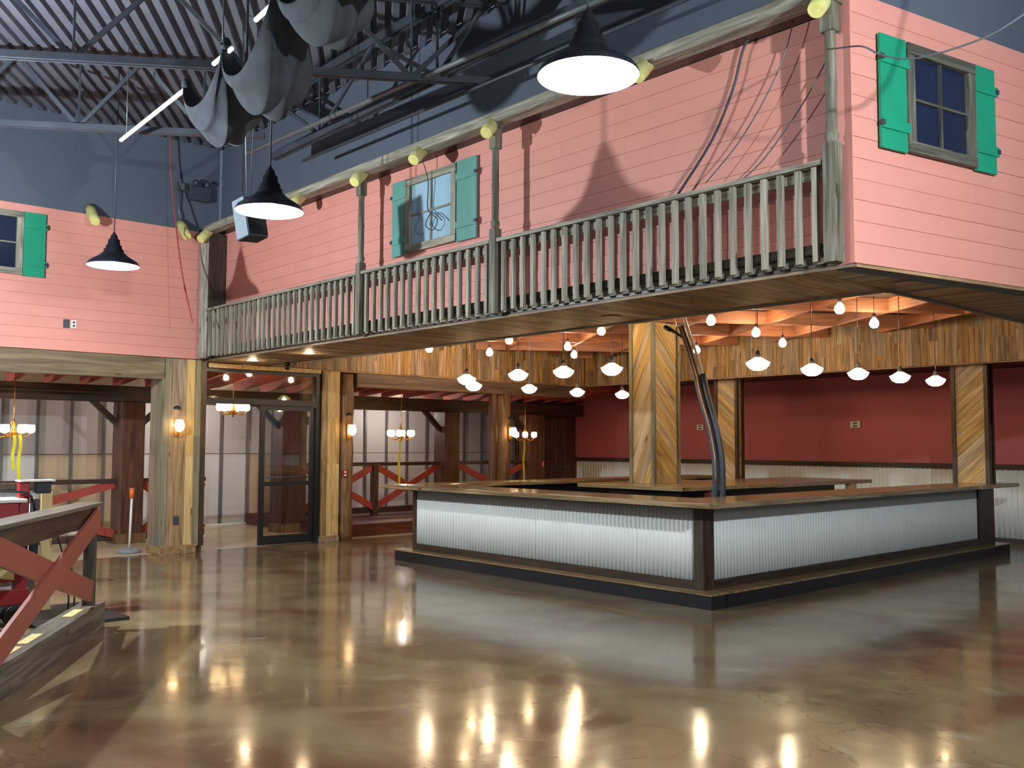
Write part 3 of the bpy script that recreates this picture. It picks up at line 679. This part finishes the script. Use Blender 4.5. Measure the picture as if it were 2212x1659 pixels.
put('sleeve', G().tube(smooth([(x+(.03 if k > 4 else .0)+.035, y+.04, z) for k, (x, y, z) in enumerate(H0[4:])]), .038, 12), M['hose'], t)
put('cable_core', G().tube(smooth([(x+.03, y+.04, z) for k, (x, y, z) in enumerate(H0[:6])]), .018, 8), M['white'], t)
t = thing('hose_nozzle', 'short black hose end sticking out at the top of the hoses', 'hose', (-7.3, 9.3, 3.0))
put('body', G().tube([(-7.16, 9.28, 2.96), (-7.26, 9.26, 3.03), (-7.33, 9.25, 3.07)], [.014, .016, .024], 10), M['rubber'], t)
put('tip', G().cyl((-7.33, 9.25, 3.07), (-7.41, 9.24, 3.11), .03, .028, 10), M['rubber'], t)
# =================================================================== LAMPS
# big barn pendants
def barn(loc, label):
    x, y, z = loc
    t = thing('pendant_lamp', label, 'lamp', loc, 'black barn pendants hanging in the hall')
    prof = [(.302, 0), (.300, .018), (.278, .05), (.225, .085), (.168, .12), (.132, .155), (.115, .17), (.112, .20), (.095, .205), (.09, .25), (.072, .255), (.066, .32), (.045, .33), (.04, .37), (.015, .40), (.008, .42)]
    o = put('shade', G().lathe(prof, (0,0,0), 40), M['shade'], t, local=True)
    inner = [(.299, .002), (.274, .045), (.221, .08), (.164, .115), (.128, .15), (.07, .165), (.001, .165)]
    put('reflector', G().lathe(inner, (0,0,0), 40), M['enamel'], t, local=True)
    put('bulb', G().sphere((0,0,.06), .055, 16, 1.2), M['bulbC'], t, local=True)
    put('cord', G().cyl((0,0,.40), (0,0,2.54), .008, n=6), M['steel'], t, local=True)
    return t
P1 = barn((-3.74, 3.97, 3.81), 'nearest and brightest black barn pendant hanging over the hall, top centre')
P2 = dup(P1, (-7.65, 3.97, 3.72), 'middle black barn pendant hanging beside the square speaker')
P3 = dup(P1, (-11.66, 4.0, 3.79), 'farthest black barn pendant hanging before the left pink wall')
# bowl pendants over the bar
def bowl(loc, label):
    t = thing('bowl_pendant', label, 'lamp', loc, 'glass bowl pendants round the bar')
    put('bowl', G().lathe([(.001, -.085), (.05, -.08), (.09, -.06), (.118, -.028), (.128, 0), (.132, .004), (.10, .02), (.06, .045), (.035, .06)], (0,0,0), 20), M['domeg'], t, local=True)
    put('bulb', G().sphere((0,0,-.02), .04, 10, 1.2), M['bulbW'], t, local=True)
    put('socket', G().lathe([(.03, .05), (.03, .10), (.018, .13), (.001, .14)], (0,0,0), 12), M['steel'], t, local=True)
    put('cord', G().cyl((0,0,.13), (0,0,3.66-loc[2]), .005, n=6), M['steel'], t, local=True)
    return t
rows = [([(-7.45,8.30),(-8.15,8.2),(-8.92,8.15),(-10.05,8.22)], 'front', 'from the right in the row above the left bar counter'),
        ([(-5.85,8.90),(-5.87,10.05),(-5.82,11.05),(-5.74,12.0),(-5.72,13.0)], 'right', 'from the left in the row above the right bar counter'),
        ([(-11.1,9.22),(-11.03,10.32),(-11.2,11.6),(-11.15,12.7)], 'rear', 'from the left in the rear row beyond the left counter')]
NUM = ['first', 'second', 'third', 'fourth', 'fifth']; proto = None
for pts, nm_, tail in rows:
    for i, (x, y) in enumerate(pts):
        lab = 'lit glass bowl, %s %s' % (NUM[i], tail)
        z = 2.545
        if proto is None: proto = bowl((x, y, z), lab)
        else: dup(proto, (x, y, z), lab)
# bare bulbs in the coffers
def bare(loc, label):
    t = thing('bare_bulb', label, 'bulb', loc, 'bare bulbs under the coffered ceiling')
    put('globe', G().lathe([(.001,-.075),(.03,-.07),(.052,-.048),(.06,-.02),(.055,.01),(.038,.04),(.022,.06)], (0,0,0), 14), M['bulbW'], t, local=True)
    put('socket', G().lathe([(.022,.058),(.026,.062),(.026,.11),(.012,.125),(.001,.126)], (0,0,0), 12), M['steel'], t, local=True)
    put('cord', G().cyl((0,0,.12), (0,0,3.66-loc[2]), .004, n=6), M['steel'], t, local=True)
    return t
bl = [(-13.0,9.8,'leftmost, just under the plank wall left of the others'),(-12.8,11.0,'against the glowing plank wall'),(-11.05,9.9,'second row, left of the others near the soffit'),(-12.05,12.4,'low one close above a bowl pendant left of the central pillar'),(-11.13,11.3,'above the third bowl pendant'),(-9.22,10.05,'left of the top of the central pillar'),
      (-9.98,13.32,'just right of the hanging hoses'),(-7.46,10.27,'right of the top of the hoses'),(-7.82,11.86,'between hoses and right corner, upper one'),(-8.34,13.4,'before the bright plank in the far plank wall'),(-5.75,10.5,'highest one under the soffit corner'),(-6.13,12.1,'rightmost one below the soffit corner')]
pb = None
for x, y, l in bl:
    lab = 'lit bare bulb, '+l
    if pb is None: pb = bare((x, y, 3.3), lab)
    else: dup(pb, (x, y, 3.3), lab)
# recessed downlights in the soffit
def down(loc, label, on=True):
    t = thing('downlight', label, 'light', loc, 'recessed soffit downlights')
    put('ring', G().lathe([(.075,-.004),(.1,-.006),(.105,0),(.075,.0)], (0,0,0), 24), M['white'] if on else M['soffit'], t, local=True)
    put('lens', G().lathe([(.001,-.003),(.076,-.003)], (0,0,0), 24), M['down'] if on else M['soffit'], t, local=True)
    return t
d1_ = down((-13.2, 6.62, 2.903), 'lit round downlight in the soffit, left one nearest the entrance pillar')
dup(d1_, (-11.6, 6.66, 2.903), 'lit round downlight in the soffit, right one')
d3_ = down((-9.9, 6.98, 2.903), 'unlit round downlight in the soffit below the balcony window', False)
dup(d3_, (-6.2, 6.9, 2.903), 'unlit round downlight in the soffit left of the central pillar top')
dup(d3_, (-3.33, 7.117, 2.903), 'unlit round downlight near the right corner of the soffit')
for p_ in ((-13.2, 6.62, 2.87), (-11.6, 6.66, 2.87)): point('downlight_glow', p_, 10, WARM, .04)
# chandeliers
def chand(loc, label):
    t = thing('chandelier', label, 'chandelier', loc, 'brass chandeliers in the lobby')
    put('body', G().lathe([(.001,-.16),(.02,-.14),(.012,-.11),(.03,-.08),(.05,-.05),(.03,0),(.02,.05),(.04,.09),(.015,.14),(.008,.2)], (0,0,0), 14), M['brass'], t, local=True)
    for k in range(6):
        a = 2*PI*k/6+.3; c, s = math.cos(a), math.sin(a)
        put('arm', G().tube([(.02*c,.02*s,-.04),(.09*c,.09*s,-.10),(.17*c,.17*s,-.11),(.225*c,.225*s,-.07),(.225*c,.225*s,-.05)], .009, 6), M['brass'], t, local=True)
        cx, cy = .225*c, .225*s
        cup = put('cup', G().lathe([(.02,-.05),(.05,-.035),(.062,0),(.06,.04),(.052,.075)], (cx, cy, 0), 14), M['cupg'], t, local=True)
        put('bulb', G().sphere((cx, cy, .015), .024, 8, 1.3), M['bulbS'], cup, local=True)
    put('chain', G().cyl((0,0,.2), (0,0,2.72-loc[2]), .006, n=6), M['brass'], t, local=True)
    return t
c1 = chand((-15.2, 3.86, 1.84), 'brass chandelier with yellow tape at the far left before the white sheets')
dup(c1, (-15.2, 7.28, 2.25), 'brass chandelier without tape hanging above the entrance door opening')
dup(c1, (-15.2, 10.784, 1.84), 'brass chandelier with yellow tape right of the glass door')
dup(c1, (-15.2, 14.1, 1.84), 'brass chandelier with yellow tape near the dark corner wall')
def tapes(n, y, z0, z1, label):
    g = G()
    pts = [(-15.0+.01*math.sin(i*1.3), y+.012*math.sin(i*.9), z0+(z1-z0)*i/8) for i in range(9)]
    for i in range(8): g.obox(pts[i], pts[i+1], (0,.045,.0), (.004,0,0))
    tag(put('caution_tape', g, M['tape']), label, 'tape', 'yellow tapes hanging from the chandeliers')
tapes(1, 3.90, 1.76, 1.12, 'longer yellow tape under the leftmost chandelier'); tapes(1, 3.82, 1.76, 1.26, 'shorter yellow tape under the leftmost chandelier')
tapes(1, 10.61, 1.75, .85, 'yellow tape hanging from the chandelier right of the glass door'); tapes(1, 13.88, 1.75, .88, 'yellow tape hanging from the farthest right chandelier')
# wall sconces
def sconce(loc, label):
    t = thing('wall_sconce', label, 'lamp', loc, 'lit wall sconces on the pillars')
    put('back_plate', G().obox((.0,0,-.17), (0,0,.10), (0,.07,0), (.02,0,0)), M['brass'], t, local=True)
    put('arm', G().tube([(.0,0,-.12),(.06,0,-.15),(.1,0,-.10)], .008, 6), M['brass'], t, local=True)
    put('glass_cup', G().lathe([(.02,-.1),(.06,-.07),(.075,-.01),(.06,.05),(.045,.08)], (.10,0,0), 14), M['cupg'], t, local=True)
    put('bulb', G().sphere((.10,0,-.01), .032, 8, 1.3), M['bulbS'], t, local=True)
    put('round_cap', G().lathe([(.001,0),(.055,0),(.05,.03),(.02,.05),(.001,.052)], (.0,0,.24), 14), M['rubber'], t, local=True)
    return t
s1 = sconce((-13.89, 5.76, 1.92), 'lit sconce on the wide planked pillar left of the entrance')
dup(s1, (-13.94, 8.80, 1.89), 'lit sconce on the log column right of the glass door')
dup(s1, (-13.94, 12.52, 1.9), 'lit sconce on the log column behind the bar corner')
# fluorescent tubes strung above
tb = thing('tube_light', 'long thin white fluorescent strip hanging slantwise through black cloth swags', 'light', (-9, 3.75, 5.2))
for a, b in (((-10.95, 3.80, 5.13), (-9.02, 3.76, 5.19)), ((-8.35, 3.73, 5.22), (-7.95, 3.72, 5.24)), ((-7.45, 3.70, 5.33), (-7.1, 3.70, 5.37))):
    put('tube', G().cyl(a, b, .022, n=10), M['tube'], tb)
put('hanger', G().cyl((-10.75, 3.79, 5.15), (-10.75, 3.79, 6.2), .006, n=6).cyl((-8.1, 3.7, 5.25), (-8.1, 3.7, 6.2), .008, n=6).cyl((-7.2,3.7,5.35), (-7.2,3.7,6.2), .006, n=6), M['pipe'], tb)
# cloth swags
def swag(name_label, A, B, sag, seed, out=.56):
    rnd = random.Random(seed); A = Vector(A); B = Vector(B); nu, nv = 48, 48; vs = []
    D = (B-A); S = Vector((D.y, -D.x, 0)).normalized()
    ph = rnd.uniform(0, 6); npl = 3.3
    for j in range(nv+1):
        v = j/nv-.5
        for i in range(nu+1):
            u = i/nu; arch = 4*u*(1-u); W_ = .06+out*arch**.8
            am = (.03+.035*arch**.5)*(1.3-.6*arch)*(.6+.5*noise.noise(Vector((u*3, v*4, seed*7.1))))
            pl = math.cos(2*PI*npl*v+ph+1.2*math.sin(3*u+seed))
            sg = sag*(arch**.6)*(1-.42*(2*v)**2)
            p = A+D*u+S*(v*W_-.24*arch+am*.5*math.sin(2*PI*npl*v+ph+.8))+Vector((0,0,-sg+am*pl))
            vs.append(p)
    n = nu+1
    g = G().add(vs, [(j*n+i, j*n+i+1, (j+1)*n+i+1, (j+1)*n+i) for j in range(nv) for i in range(nu)], True)
    t = thing('cloth_swag', name_label, 'cloth', tuple(A), 'black cloth swags hanging under the roof')
    put('fabric', g, M['cloth'], t, solid=.004)
    for P_ in (A, B): put('gather_knot', G().sphere(P_, .05, 10, 1.3), M['cloth'], t)
swag('lower left grey black cloth swag gathered over the slanting tube light', (-8.95, 3.72, 5.19), (-8.03, 3.70, 5.30), .72, 1)
swag('middle grey black cloth swag right above the speaker', (-8.03, 3.70, 5.28), (-6.98, 3.66, 5.5), .84, 2, .62)
swag('upper right cloth swag beside the middle one under the roof deck', (-6.98, 3.66, 5.5), (-5.95, 3.62, 5.6), .70, 3)
swag('partly cropped cloth swag at the top edge left of the bright pendant', (-5.95, 3.62, 5.6), (-4.9, 3.6, 5.5), .66, 4)
# speaker
sp = thing('hanging_speaker', 'light grey box speaker hanging on cables behind the middle barn pendant', 'speaker', (-9.2, 4.47, 4.03))
q = G(); ang = math.radians(8)
ux = Vector((math.cos(ang), math.sin(ang), 0)); tilt = Vector((-.14, -.10, 1)).normalized(); uy = tilt.cross(ux).normalized(); ux = uy.cross(tilt)
C0 = Vector((-9.16, 4.53, 4.01))
q.obox(C0-tilt*.21, C0+tilt*.21, ux*.21, uy*.25); put('cabinet', q, M['spk'], sp, bevel=.008)
q = G(); cc = C0+ux*.108; q.obox(cc-tilt*.20, cc+tilt*.20, ux*.02, uy*.23); put('grille', q, M['spkd'], sp)
q = G(); cc = C0-tilt*.213; q.obox(cc-tilt*.006, cc+tilt*.004, ux*.20, uy*.24); put('bottom_panel', q, M['spkd'], sp)
put('hanging_cable', G().cyl(C0+tilt*.22, (-9.26, 4.45, 6.2), .008, n=6), M['pipe'], sp)
put('hanging_cable', G().cyl(C0+tilt*.22+ux*.06, (-9.1, 4.55, 6.2), .006, n=6), M['steel'], sp)
# =================================================================== ROOF STEEL
def truss(P, D, L, zt, zb, label, n, w_=.07, name='roof_truss'):
    P = Vector(P); D = Vector(D).normalized(); S = Vector((D.y, -D.x, 0))
    t = thing(name, label, 'truss', (P.x, P.y, zb))
    for z, nmx in ((zt, 'top_chord'), (zb, 'bottom_chord')):
        g = G()
        for s in (-1, 1): g.bar(P+S*.03*s+Vector((0,0,z)), P+D*L+S*.03*s+Vector((0,0,z)), .03, w_)
        put(nmx, g, M['steel'], t)
    for i in range(n):
        a = P+D*(L*i/n); b = P+D*(L*(i+.5)/n); c = P+D*(L*(i+1)/n)
        put('web_bar', G().bar(a+Vector((0,0,zt)), b+Vector((0,0,zb)), .025, .045), M['pipe'] if i % 2 else M['steel'], t)
        put('web_bar', G().bar(b+Vector((0,0,zb)), c+Vector((0,0,zt)), .025, .045), M['steel'], t)
        put('web_bar', G().bar(b+Vector((0,0,zb)), b+Vector((0,0,zt)), .02, .02), M['steel'], t)
truss((-13.3, .55, 0), D2, 5.6, 6.12, 5.3, 'dark steel roof truss at the far left nearest the left wall', 4)
truss((-11.55, -.55, 0), D2, 8.0, 6.12, 5.3, 'dark steel roof truss crossing behind the lowest cloth swag', 5)
truss((-9.6, -1.5, 0), D2, 9.2, 6.12, 5.35, 'dark steel roof truss crossing behind the middle cloth swag', 6)
truss((-7.3, -2.2, 0), D2, 9.9, 6.12, 5.4, 'dark steel roof truss above the cloth swags', 7)
truss((-4.9, -2.8, 0), D2, 10, 6.12, 5.4, 'dark steel roof truss passing over the bright pendant', 7)
truss((-11.0, 5.75, 0), (1, -.02, 0), 9.5, 6.1, 5.35, 'dark steel girder running along the upper balcony wall', 4, .09, 'roof_girder')
tag(put('sprinkler_pipe', G().tube([(-10.9, 5.35, 5.3), (-6.2, 5.55, 5.3), (-2.0, 5.7, 5.3)], .028, 10), M['pipe']), 'straight grey sprinkler pipe running under the girder toward the bright pendant', 'pipe')
tag(put('sprinkler_pipe', G().tube([(-10.5, 5.9, 5.22), (-2.0, 6.0, 5.22)], .02, 8), M['steel']), 'dark thin pipe below the sprinkler pipe along the balcony wall', 'pipe')
# wall conduit and boxes, rope, loose wires
t = thing('emergency_light', 'dark emergency light box high in the left corner', 'light', (-13.85, 5.98, 5.45))
put('housing', G().box(-13.9, -13.8, 5.84, 6.18, 5.36, 5.58), M['steel'], t, bevel=.01)
put('lamp_head', G().sphere((-13.78, 5.92, 5.62), .05, 10).sphere((-13.78, 6.1, 5.62), .05, 10), M['steel'], t)
t = thing('junction_box', 'small grey junction box with conduit beside the emergency light', 'box', (-13.85, 5.70, 5.5))
put('box', G().box(-13.9, -13.82, 5.64, 5.76, 5.48, 5.58), M['pipe'], t)
put('conduit', G().tube([(-13.86, 5.70, 5.48), (-13.86, 5.69, 5.2), (-13.84, 5.72, 5.0)], .012, 8), M['pipe'], t)
tag(put('rope', G().tube(smooth([(-13.76,5.5,6.27),(-13.7,5.5,5.6),(-13.58,5.5,5.18),(-13.40,5.5,4.6),(-13.18,5.5,4.03),(-12.9,5.5,3.5),(-12.82,5.5,3.35)]), .011, 6), M['rope']), 'thin red rope hanging from the roof in front of the left pink wall', 'rope')
tag(put('wire_or_shadow', G().tube(smooth([(-3.36,6.03,4.45),(-3.1,5.7,4.28),(-2.83,5.5,4.15),(-2.71,5.5,4.06),(-2.57,5.5,3.99),(-2.43,5.5,3.96),(-2.16,5.5,3.96),(-1.96,5.5,4.0),(-1.7,5.5,4.15),(-1.3,5.4,4.6)]), .006, 6), M['pipe']), 'loose grey wire drooping across the window on the right pink wall', 'wire')
tag(put('wire_or_shadow', G().tube(smooth([(-8.40,6.2,4.85),(-8.38,6.28,4.6),(-8.40,6.29,4.3),(-8.3,6.28,4.2),(-8.2,6.28,4.12),(-8.28,6.28,4.02),(-8.42,6.28,4.1),(-8.3,6.28,4.22),(-8.12,6.28,4.1)]), .006, 6), M['steel']), 'dark coil modelling a cable shadow before the balcony window', 'wire')  # coil shaped after a cable's cast shadow, built as a tube
# sockets and alarms
def plate(name, c, U, N, w_, h, m, label, cat, grp=None, det=None):
    t = thing(name, label, cat, c, grp); U = Vector(U); N = Vector(N)
    put('plate', G().obox(Vector(c)-Vector((0,0,h/2)), Vector(c)+Vector((0,0,h/2)), U*w_, N*.014), m, t)
    for s in (-1, 1):
        p = Vector(c)+Vector((0,0,s*h*.22))+N*.009
        put(det or 'socket', G().obox(p-Vector((0,0,h*.12)), p+Vector((0,0,h*.12)), U*w_*.45, N*.006), M['steel'] if m is not M['machred'] else M['white'], t)
plate('wall_outlet', (-12.576, 16.878, 2.03), (1,0,0), (0,-1,0), .17, .12, M['white'], 'pale double outlet on the red wall beside the hoses', 'outlet')
plate('wall_outlet', (-8.969, 16.878, 2.04), (1,0,0), (0,-1,0), .20, .12, M['white'], 'pale double outlet on the red wall between pillar and hoses, right one', 'outlet')
plate('wall_box', (XL+.006, 4.153, 3.31), (0,1,0), (1,0,0), .08, .12, M['steel'], 'dark wall box low on the left pink wall, left of the pair', 'outlet')
plate('wall_box', (XL+.006, 4.25, 3.31), (0,1,0), (1,0,0), .07, .11, M['white'], 'white wall box low on the left pink wall, right of the pair', 'outlet')
plate('wall_outlet', (-13.893, 5.785, .50), (0,1,0), (1,0,0), .08, .13, M['steel'], 'dark outlet low on the planked pillar under the sconce', 'outlet')
plate('fire_alarm', (-13.943, 8.735, 1.14), (0,1,0), (1,0,0), .1, .12, M['machred'], 'red fire alarm pull on the log column right of the door', 'alarm', det='lettering')
plate('fire_alarm', (-15.885, 15.3, 1.19), (0,1,0), (1,0,0), .09, .13, M['machred'], 'red fire alarm on the dark post near the far corner', 'alarm', det='lettering')
t = thing('ceiling_camera', 'small black camera dome under the soffit near the entrance', 'camera', (-13.2, 7.2, 2.86))
put('mount', G().cyl((-13.2, 7.2, 2.9), (-13.2, 7.2, 2.86), .05, n=14), M['rubber'], t); put('dome', G().sphere((-13.2, 7.2, 2.83), .045, 12), M['rubber'], t)
# =================================================================== FOREGROUND RAILING (left)
A = Vector((-8.70, 2.88, 0)); Dr = Vector((1.8, -1.16, 0)).normalized(); Nr = Vector((Dr.y, -Dr.x, 0))  # Nr points away from camera side
def F(s, n, z): p = A+Dr*s+Nr*n; return (p.x, p.y, z)
fr = thing('porch_railing', 'dark wooden porch railing with crossed salmon red boards in the left foreground', 'railing', tuple(A))
plank('curb', fr, M['fgX'], F(-.2, .03, .115), F(4.6, .03, .115), Nr*.2, (0,0,.23))
plank('top_cap', fr, M['fgX'], F(-.12, .06, 1.105), F(4.6, .06, 1.105), Nr*.22, (0,0,.03))
plank('apron', fr, M['dkX'], F(-.02, .0, 1.01), F(4.6, .0, 1.01), (0,0,.16), Nr*.04)
plank('apron', fr, M['dkX'], F(-.02, .19, 1.03), F(4.6, .19, 1.03), (0,0,.12), Nr*.03)
for s in (0, 2.62):
    p = A+Dr*s; put('post', G().obox(F(s, .02, .23), F(s, .02, 1.09), Dr*.09, Nr*.09), M['fgZ'], fr, bevel=.004)
for k in (0, 2.62):
    put('cross_board', G().bar(F(k+.02, -.05, 1.0), F(k+2.58, -.05, .24), .028, .18, (0,0,1)), M['brace'], fr)
    put('cross_board', G().bar(F(k+.08, -.018, .36), F(k+2.55, -.018, 1.02), .028, .18, (0,0,1)), M['brace'], fr)
for s in (.25, 1.3, 1.75): plank('curb_shim', fr, M['cream'], F(s, .03, .234), F(s+.35, .03, .234), Nr*.08, (0,0,.008))
# second pen behind the railing: corrugated low wall, machine, boards
lw2 = thing('low_wall', 'low wall of white corrugated metal with dark top rail behind the red machine', 'wall', (-11.2, 2.2, 0))
corrugated('corrugated_sheet', lw2, lambda u, z, a: (-11.2+a, u, z), 1.2, 3.12, .2, 1.14, .085, .012, M['corr'], .96, 8)
put('backing', G().box(-11.3, -11.22, 1.2, 3.12, 0, 1.15), M['dkY'], lw2); put('top_rail', G().box(-11.34, -11.12, 1.2, 3.18, 1.15, 1.21), M['dkY'], lw2)
mc = thing('lift_machine', 'red wheeled lift machine with control box standing behind the porch railing', 'machine', (-9.6, 2.3, 0))
put('body', G().box(-9.95, -9.55, 1.5, 2.50, .38, 1.10), M['machred'], mc, bevel=.01)
put('body_cap', G().box(-9.98, -9.52, 1.48, 2.56, 1.10, 1.13), M['white'], mc, bevel=.004)
put('mast', G().box(-9.78, -9.68, 2.53, 2.62, .25, 1.30), M['machred'], mc, bevel=.006)
put('mast_cap', G().box(-9.80, -9.6, 2.52, 2.82, 1.285, 1.30), M['white'], mc)
put('control_box', G().box(-9.75, -9.65, 2.66, 2.80, 1.17, 1.285), M['shade'], mc, bevel=.008)
put('guide_rail', G().box(-9.70, -9.62, 2.63, 2.69, .45, 1.12), M['steel'], mc)
put('cylinder', G().cyl((-9.6, 2.50, .62), (-9.6, 2.50, .80), .03, n=12), M['white'], mc)
put('lower_frame', G().box(-9.85, -9.6, 1.5, 2.62, .16, .30).box(-9.72, -9.62, 2.5, 2.6, .1, .4), M['machred'], mc, bevel=.006)
put('base', G().box(-10.0, -9.5, 1.5, 2.55, .06, .16), M['steel'], mc, bevel=.01)
for yy in (1.65, 2.45):
    put('wheel', G().cyl((-9.48, yy, .09), (-9.40, yy, .09), .09, n=16), M['rubber'], mc)
put('cable', G().tube(smooth([(-9.6,1.6,1.15),(-9.6,2.0,1.2),(-9.6,2.4,1.2),(-9.62,2.62,1.14),(-9.58,2.68,.8)]), .012, 6), M['rubber'], mc)
tag(put('plywood_board', G().obox((-9.35, 1.75, .74), (-9.35, 2.42, .60), (0,.0,.36), (.02,0,0)), M['cream']), 'cream plywood board leaning on the red machine behind the crossed boards', 'board')
tag(put('cream_board', G().obox((-9.95, 2.86, 0), (-9.93, 2.84, 1.17), (0,.10,0), (.03,0,0)), M['cream']), 'tall narrow cream board standing right of the red machine', 'board')
tag(put('floor_mat', G().box(-10.2, -9.05, 2.55, 3.35, .0, .03), M['rubber']), 'black mat on the floor behind the porch railing curb', 'mat')
for i, (x, l) in enumerate(((-9.75, 'thin black cable standing behind the crossed boards, left one'), (-9.9, 'thin black cable behind the crossed boards, right one'))):
    tag(put('black_cable', G().tube(smooth([(x, 2.9+.12*i, .75), (x, 2.97+.1*i, .5), (x+.05, 3.0+.1*i, .2), (x+.05, 3.0+.1*i, .03)]), .009, 6), M['rubber']), l, 'cable')
# sign stand near the entrance pillar
ss = thing('barrier_stand', 'white pole with orange top in a round grey base left of the entrance pillar', 'stand', (-14.55, 5.45, 0))
put('base', G().lathe([(.001,.075),(.06,.075),(.14,.055),(.175,.02),(.17,0),(.001,0)], (-14.55, 5.35, 0), 20), M['concrete'], ss)
put('pole', G().cyl((-14.55, 5.35, .07), (-14.53, 5.36, .85), .018, n=10), M['white'], ss)
put('cap', G().cyl((-14.53, 5.36, .82), (-14.53, 5.36, .97), .034, n=12), M['orange'], ss)
# wires before the pink wall at right; the dark one models a rope's shadow
for pts, r, m, lab in (([(-3.78,6.3,4.9),(-3.873,6.3,4.636),(-4.041,6.3,4.355),(-4.302,6.3,4.05),(-4.6,6.28,3.79)], .005, 'pipe', 'thin grey wire slanting down the pink balcony wall, middle one of three'),
                       ([(-3.45,6.3,4.6),(-3.643,6.3,4.316),(-3.842,6.3,4.084),(-4.091,6.3,3.852),(-4.3,6.28,3.72)], .005, 'pipe', 'thin wire slanting down the pink balcony wall, nearest to the right corner post'),
                       ([(-4.19,6.32,4.9),(-4.269,6.33,4.797),(-4.361,6.33,4.52),(-4.57,6.33,4.152),(-4.9,6.3,3.76)], .011, 'steel', 'thicker dark tube modelling a rope shadow down the pink balcony wall, leftmost of three')):
    tag(put('wire_or_shadow', G().tube(smooth(pts), r, 6), M[m]), lab, 'wire')
